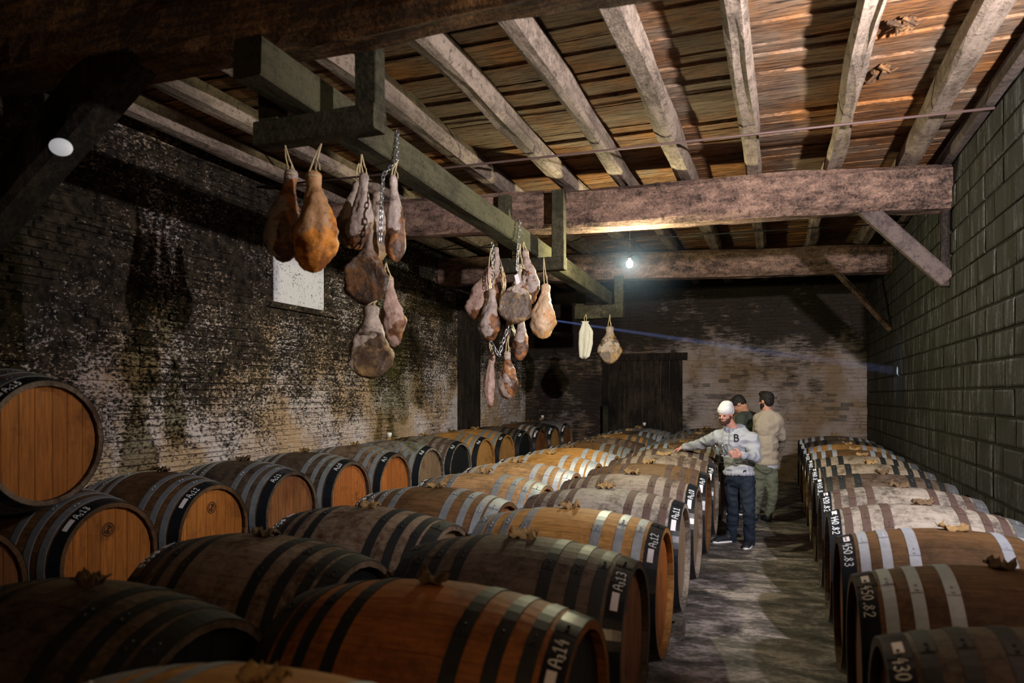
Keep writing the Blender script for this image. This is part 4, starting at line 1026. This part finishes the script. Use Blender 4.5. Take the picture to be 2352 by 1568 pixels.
# person in beige sweater seen from behind
P3 = thing('person', 'person in beige sweater and olive trousers seen from behind', 'person', (0, 0, 0))
M_BEIGE = plain('beige_knit', (0.35, 0.30, 0.24), 0.95, var=0.14, scale=45, bump=0.3)
M_OLIVE = plain('olive_cotton', (0.105, 0.115, 0.085), 0.9, var=0.3, scale=9, bump=0.3)
M_TEE = plain('pale_blue_shirt', (0.42, 0.44, 0.52), 0.9, var=0.08)
def build_p3():
    D = 9.55
    hd = pj(1759, 921, D); nk = pj(1763, 946, D); ch = pj(1763, 980, D); wa = pj(1761, 1040, D); pe = pj(1758, 1072, D)
    sR = pj(1744, 962, D+0.05); eR = pj(1739, 1010, D+0.12); wR = pj(1741, 1042, D+0.30)
    sL = pj(1785, 962, D-0.02); eL = pj(1796, 1003, D+0.05); wL = pj(1793, 1028, D+0.25)
    hR = pj(1747, 1080, D+0.02); kR = pj(1740, 1140, D+0.02); aR = pj(1736, 1182, D+0.12)
    hL = pj(1770, 1080, D); kL = pj(1775, 1138, D-0.05); aL = pj(1765, 1183, D+0.05)
    fwd = Vector((-math.sin(PSI)-0.75, math.cos(PSI), -0.1)); M = frame(fwd)
    mb = MB(); head_shapes(mb, hd, M); mb.cap(hd + Vector((0,0,-0.05)), nk, 0.056, 0.060); limb(mb, [nk, ch, wa, pe], [0.06, 0.09, 0.085, 0.085])
    limb(mb, [sR, eR, wR], [0.05, 0.038, 0.028]); limb(mb, [sL, eL, wL], [0.05, 0.038, 0.028]); mb.cap(nk, sR, 0.06, 0.05); mb.cap(nk, sL, 0.06, 0.05)
    limb(mb, [hL, kL, aL], [0.08, 0.05, 0.036]); limb(mb, [hR, kR, aR], [0.08, 0.05, 0.036])
    hand_shapes(mb, wL, Vector((-0.5, 0.8, -0.1)), Vector((0,0,-1)), 0.8, 1.0, 1); hand_shapes(mb, wR, Vector((-0.1, 0.9, 0)), Vector((0,0,-1)), 0.8, 1.0, -1)
    remeshed('body', mb, SKIN, P3, 0.008, 1); eyes(hd, M, P3)
    mb = MB(); mb.ell(hd + M @ Vector((0, -0.022, 0.048)), 0.082, 0.098, 0.084, M); mb.ell(hd + M @ Vector((0, -0.055, 0.0)), 0.072, 0.052, 0.075, M); mb.ell(hd + M @ Vector((0, 0.03, 0.098)), 0.060, 0.065, 0.038, M)
    for sx in (-1, 1): mb.ell(hd + M @ Vector((sx*0.066, 0.012, 0.03)), 0.014, 0.035, 0.040, M)
    remeshed('hair', mb, HAIR, P3, 0.008, 1, 0.008, 30, 4)
    mb = MB(); mb.ell(hd + M @ Vector((0, 0.052, -0.085)), 0.042, 0.034, 0.030, M)
    for sx in (-1, 1): mb.ell(hd + M @ Vector((sx*0.045, 0.02, -0.055)), 0.022, 0.040, 0.035, M)
    remeshed('beard', mb, HAIR, P3, 0.008, 1, 0.003, 50)
    sd = Vector((math.cos(PSI), math.sin(PSI), 0)); Mt = Matrix((sd, Vector((0,0,1)).cross(sd), Vector((0,0,1)))).transposed()
    mb = MB(); mb.ell(ch + Vector((0,0,0.0)), 0.175, 0.125, 0.20, Mt); mb.ell(wa + Vector((0,0,0.12)), 0.155, 0.12, 0.20, Mt); mb.ell(wa + Vector((0,0,-0.02)), 0.155, 0.12, 0.14, Mt)
    for k in range(22):
        q = 2*PI*k/22; mb.ell(wa + Mt @ Vector((0.135*math.cos(q), 0.10*math.sin(q), -0.125)), 0.026, 0.026, 0.034)
    mb.cap(nk + Vector((0,0,-0.03)), sR, 0.078, 0.076); mb.cap(nk + Vector((0,0,-0.03)), sL, 0.078, 0.078); mb.cap(sR, ch, 0.08, 0.13); mb.cap(sL, ch, 0.08, 0.13)
    limb(mb, [sR, eR, wR], [0.078, 0.058, 0.042]); limb(mb, [sL, eL, wL + Vector((0,0,0.01))], [0.080, 0.060, 0.042])
    remeshed('sweater', mb, M_BEIGE, P3, 0.010, 2, 0.013, 7, 5)
    mb = MB()
    for k in range(22):
        q = 2*PI*k/22; mb.cap(wa + Mt @ Vector((0.130*math.cos(q), 0.096*math.sin(q), -0.14)), wa + Mt @ Vector((0.130*math.cos(q), 0.096*math.sin(q), -0.195)), 0.022, 0.018)
    mb.ell(wa + Vector((0,0,-0.15)), 0.13, 0.10, 0.05, Mt)
    remeshed('shirt_hem', mb, M_TEE, P3, 0.010, 2)
    mb = MB(); mb.ell(pe + Vector((0,0,0.0)), 0.142, 0.112, 0.13, Mt); mb.cap(pe, hL, 0.11, 0.095); mb.cap(pe, hR, 0.11, 0.095)
    limb(mb, [hL, kL, aL], [0.094, 0.064, 0.048]); limb(mb, [hR, kR, aR], [0.094, 0.062, 0.046])
    remeshed('trousers', mb, M_OLIVE, P3, 0.010, 2, 0.015, 10, 9)
    for a in (aL, aR):
        mb = MB(); mb.cap(a + Vector((0,0,-0.02)), a + Vector((0,0,-0.06)), 0.040, 0.038); mb.obj('sock', M_SOLE, P3, True)
        h = Vector((a.x+0.02, a.y-0.06, rise(a.y))); shoe(P3, h, h + Vector((-0.10, 0.24, 0)), M_SHOE, M_SHOE)
build_p3()
# person in dark sweater behind, head bowed
P2 = thing('person', 'person with black hair in dark green sweater standing behind, head bowed', 'person', (0, 0, 0))
M_GREEN = plain('dark_green_knit', (0.045, 0.055, 0.045), 0.95, var=0.45, scale=50, bump=0.5)
def build_p2():
    D = 10.15
    hd = pj(1697, 929, D); nk = pj(1712, 948, D); ch = pj(1717, 975, D); wa = pj(1716, 1030, D); pe = pj(1715, 1062, D)
    sR = pj(1702, 962, D-0.12); eR = pj(1694, 1005, D-0.15); wR = pj(1682, 1032, D-0.3); sL = pj(1730, 958, D+0.1); eL = pj(1737, 1000, D+0.12); wL = pj(1722, 1030, D-0.05)
    hR = pj(1704, 1070, D); kR = pj(1702, 1125, D); aR = pj(1702, 1166, D); hL = pj(1725, 1070, D); kL = pj(1727, 1125, D); aL = pj(1727, 1166, D+0.05)
    fwd = Vector((-1.0, 0.10, -0.75)); M = frame(fwd)
    mb = MB(); head_shapes(mb, hd, M); mb.cap(hd - M @ Vector((0, 0.04, 0.05)), nk, 0.056, 0.060); limb(mb, [nk, ch, wa, pe], [0.06, 0.09, 0.085, 0.085])
    limb(mb, [sR, eR, wR], [0.05, 0.038, 0.028]); limb(mb, [sL, eL, wL], [0.05, 0.038, 0.028]); mb.cap(nk, sR, 0.06, 0.05); mb.cap(nk, sL, 0.06, 0.05)
    limb(mb, [hL, kL, aL], [0.08, 0.05, 0.036]); limb(mb, [hR, kR, aR], [0.08, 0.05, 0.036])
    hand_shapes(mb, wL, Vector((-0.9, -0.2, 0)), Vector((0,0,-1)), 0.9, 1.0, 1); hand_shapes(mb, wR, Vector((-0.9, 0.1, 0)), Vector((0,0,-1)), 0.9, 1.0, -1)
    remeshed('body', mb, SKIN2, P2, 0.008, 1); eyes(hd, M, P2)
    mb = MB(); mb.ell(hd + M @ Vector((0, -0.020, 0.050)), 0.083, 0.100, 0.082, M); mb.ell(hd + M @ Vector((0, -0.065, 0.01)), 0.074, 0.048, 0.070, M); mb.ell(hd + M @ Vector((0, 0.05, 0.088)), 0.062, 0.055, 0.038, M)
    for sx in (-1, 1): mb.ell(hd + M @ Vector((sx*0.066, 0.012, 0.035)), 0.014, 0.035, 0.036, M)
    remeshed('hair', mb, HAIR, P2, 0.008, 1, 0.008, 30, 4)
    sd = Vector((math.cos(PSI+0.9), math.sin(PSI+0.9), 0)); Mt = Matrix((sd, Vector((0,0,1)).cross(sd), Vector((0,0,1)))).transposed()
    mb = MB(); mb.ell(ch, 0.165, 0.125, 0.19, Mt); mb.ell(wa + Vector((0,0,0.10)), 0.15, 0.12, 0.2, Mt); mb.ell(wa + Vector((0,0,-0.04)), 0.15, 0.12, 0.12, Mt)
    mb.cap(nk + Vector((0,0,-0.03)), sR, 0.078, 0.076); mb.cap(nk + Vector((0,0,-0.03)), sL, 0.078, 0.078); mb.cap(sR, ch, 0.08, 0.13); mb.cap(sL, ch, 0.08, 0.13)
    limb(mb, [sR, eR, wR], [0.078, 0.058, 0.042]); limb(mb, [sL, eL, wL], [0.080, 0.060, 0.042])
    remeshed('sweater', mb, M_GREEN, P2, 0.012, 3, 0.008, 7, 6)
    mb = MB(); mb.ell(pe, 0.14, 0.11, 0.13, Mt); mb.cap(pe, hL, 0.11, 0.095); mb.cap(pe, hR, 0.11, 0.095)
    limb(mb, [hL, kL, aL], [0.098, 0.072, 0.058]); limb(mb, [hR, kR, aR], [0.098, 0.070, 0.056])
    remeshed('trousers', mb, M_SHOE, P2, 0.012, 3, 0.008, 8, 9)
    for a in (aL, aR):
        h = Vector((a.x+0.06, a.y, rise(a.y))); shoe(P2, h, h + Vector((-0.26, -0.02, 0)), M_SHOE, M_SOLE)
build_p2()
# tasting glasses held by the person in grey
gm = NT('clear_glass')
tr_ = gm.n('ShaderNodeBsdfTransparent'); tr_.inputs[0].default_value = (0.97, 0.98, 0.99, 1); gl_ = gm.n('ShaderNodeBsdfGlossy'); gl_.inputs['Roughness'].default_value = 0.06; lw_ = gm.n('ShaderNodeLayerWeight'); lw_.inputs[0].default_value = 0.25; ms_ = gm.n('ShaderNodeMixShader')
gm.t.links.new(lw_.outputs['Facing'], ms_.inputs[0]); gm.t.links.new(tr_.outputs[0], ms_.inputs[1]); gm.t.links.new(gl_.outputs[0], ms_.inputs[2]); gm.t.links.new(ms_.outputs[0], gm.t.nodes['Material Output'].inputs['Surface'])
def glass(px, py, d, tilt, lab, s=1.0):
    t = thing('wine_glass', lab, 'glass', pj(px, py, d), tilt, 'tasting glasses in the hand'); t.scale = (s, s, s)
    mb = MB(); pr = [(0.033, 0.0), (0.034, 0.002), (0.006, 0.008), (0.004, 0.02), (0.004, 0.085), (0.012, 0.095), (0.032, 0.115), (0.040, 0.14), (0.038, 0.17), (0.030, 0.20), (0.0285, 0.20), (0.0365, 0.17), (0.0385, 0.14), (0.030, 0.117), (0.010, 0.098), (0.0, 0.097)]
    mb.lathe(pr, 24); mb.obj('glass_bowl', gm.m, t, True)
glass(1668, 1069, 7.74, (0.1, -0.12, 0), 'clear wine glass held upright in front of grey hoodie', 1.15)
glass(1655, 1063, 7.80, (0.0, -0.25, 0), 'second clear wine glass, tilted left of the first', 1.0)

# ------------------------------------------------------------------ shaft of daylight from the gap above the door in the left wall
hit = pj(2063, 852, 9.90); src = Vector((XL+0.12, 12.02, 3.30)); dv = hit - src
light('daylight_gap', 'SPOT', src, 30000, (0.50, 0.60, 1.0), hit, spot_size=R(1.1), spot_blend=0.25, shadow_soft_size=0.008)
light('daylight_gap_wide', 'SPOT', src, 300, (0.35, 0.55, 1.0), hit, spot_size=R(9), spot_blend=1.0, shadow_soft_size=0.02)
vm = bpy.data.materials.new('dusty_air'); vm.use_nodes = True; nt = vm.node_tree; nt.nodes.remove(nt.nodes['Principled BSDF'])
sc = nt.nodes.new('ShaderNodeVolumeScatter'); sc.inputs['Density'].default_value = 0.07; sc.inputs['Color'].default_value = (0.5, 0.65, 1.0, 1); sc.inputs['Anisotropy'].default_value = 0.2
nt.links.new(sc.outputs[0], nt.nodes['Material Output'].inputs['Volume'])
mb = MB(); mb.tube([src + dv*0.01, src + dv*0.99], [0.012, 0.085], 16); o = mb.obj('dusty_air', vm)
setp(o, 'thin bluish shaft of daylight crossing the cellar near back wall', 'light shaft', kind='stuff')

# scatter sphere added to imitate the glow, a haze lit by the bulb
vm2 = bpy.data.materials.new('bulb_halo'); vm2.use_nodes = True; nt = vm2.node_tree; nt.nodes.remove(nt.nodes['Principled BSDF'])
sc = nt.nodes.new('ShaderNodeVolumeScatter'); sc.inputs['Color'].default_value = (0.42, 0.60, 1.0, 1); sc.inputs['Anisotropy'].default_value = 0.0
tc = nt.nodes.new('ShaderNodeTexCoord'); ln = nt.nodes.new('ShaderNodeVectorMath'); ln.operation = 'LENGTH'; nt.links.new(tc.outputs['Object'], ln.inputs[0])
mr_ = nt.nodes.new('ShaderNodeMapRange'); nt.links.new(ln.outputs['Value'], mr_.inputs[0]); mr_.interpolation_type = 'SMOOTHERSTEP'
for i_, x_ in enumerate((0.0, 0.88, 0.017, 0.0)): mr_.inputs[i_+1].default_value = x_
nt.links.new(mr_.outputs[0], sc.inputs['Density'])
nt.links.new(sc.outputs[0], nt.nodes['Material Output'].inputs['Volume'])
mb = MB(); mb.ell((0, 0, 0), 0.95, 0.95, 0.95, nu=24, nv=16); o = mb.obj('halo', vm2, None, True); o.location = (-1.49, 7.69, 3.165)
setp(o, 'added faint bluish haze glowing around the lit hanging bulb', 'halo', kind='stuff')
# small white cups left on barrels
M_CUP = plain('white_cup', (0.75, 0.75, 0.73), 0.4, var=0.05)
for (px, py, d, lab) in ((894, 1004, 8.45, 'small white cup on grey barrel by green wall stain'), (1246, 960, 14.1, 'tiny white cup on the farthest left wall barrel'), (1480, 977, 13.4, 'tiny white cup on far barrel in front of doorway')):
    mb = MB(); mb.lathe([(0.0, 0.0), (0.022, 0.0), (0.032, 0.055), (0.029, 0.055), (0.020, 0.006), (0.0, 0.006)], 16); o = mb.obj('cup', M_CUP, None, True); o.location = pj(px, py, d); setp(o, lab, 'cup')
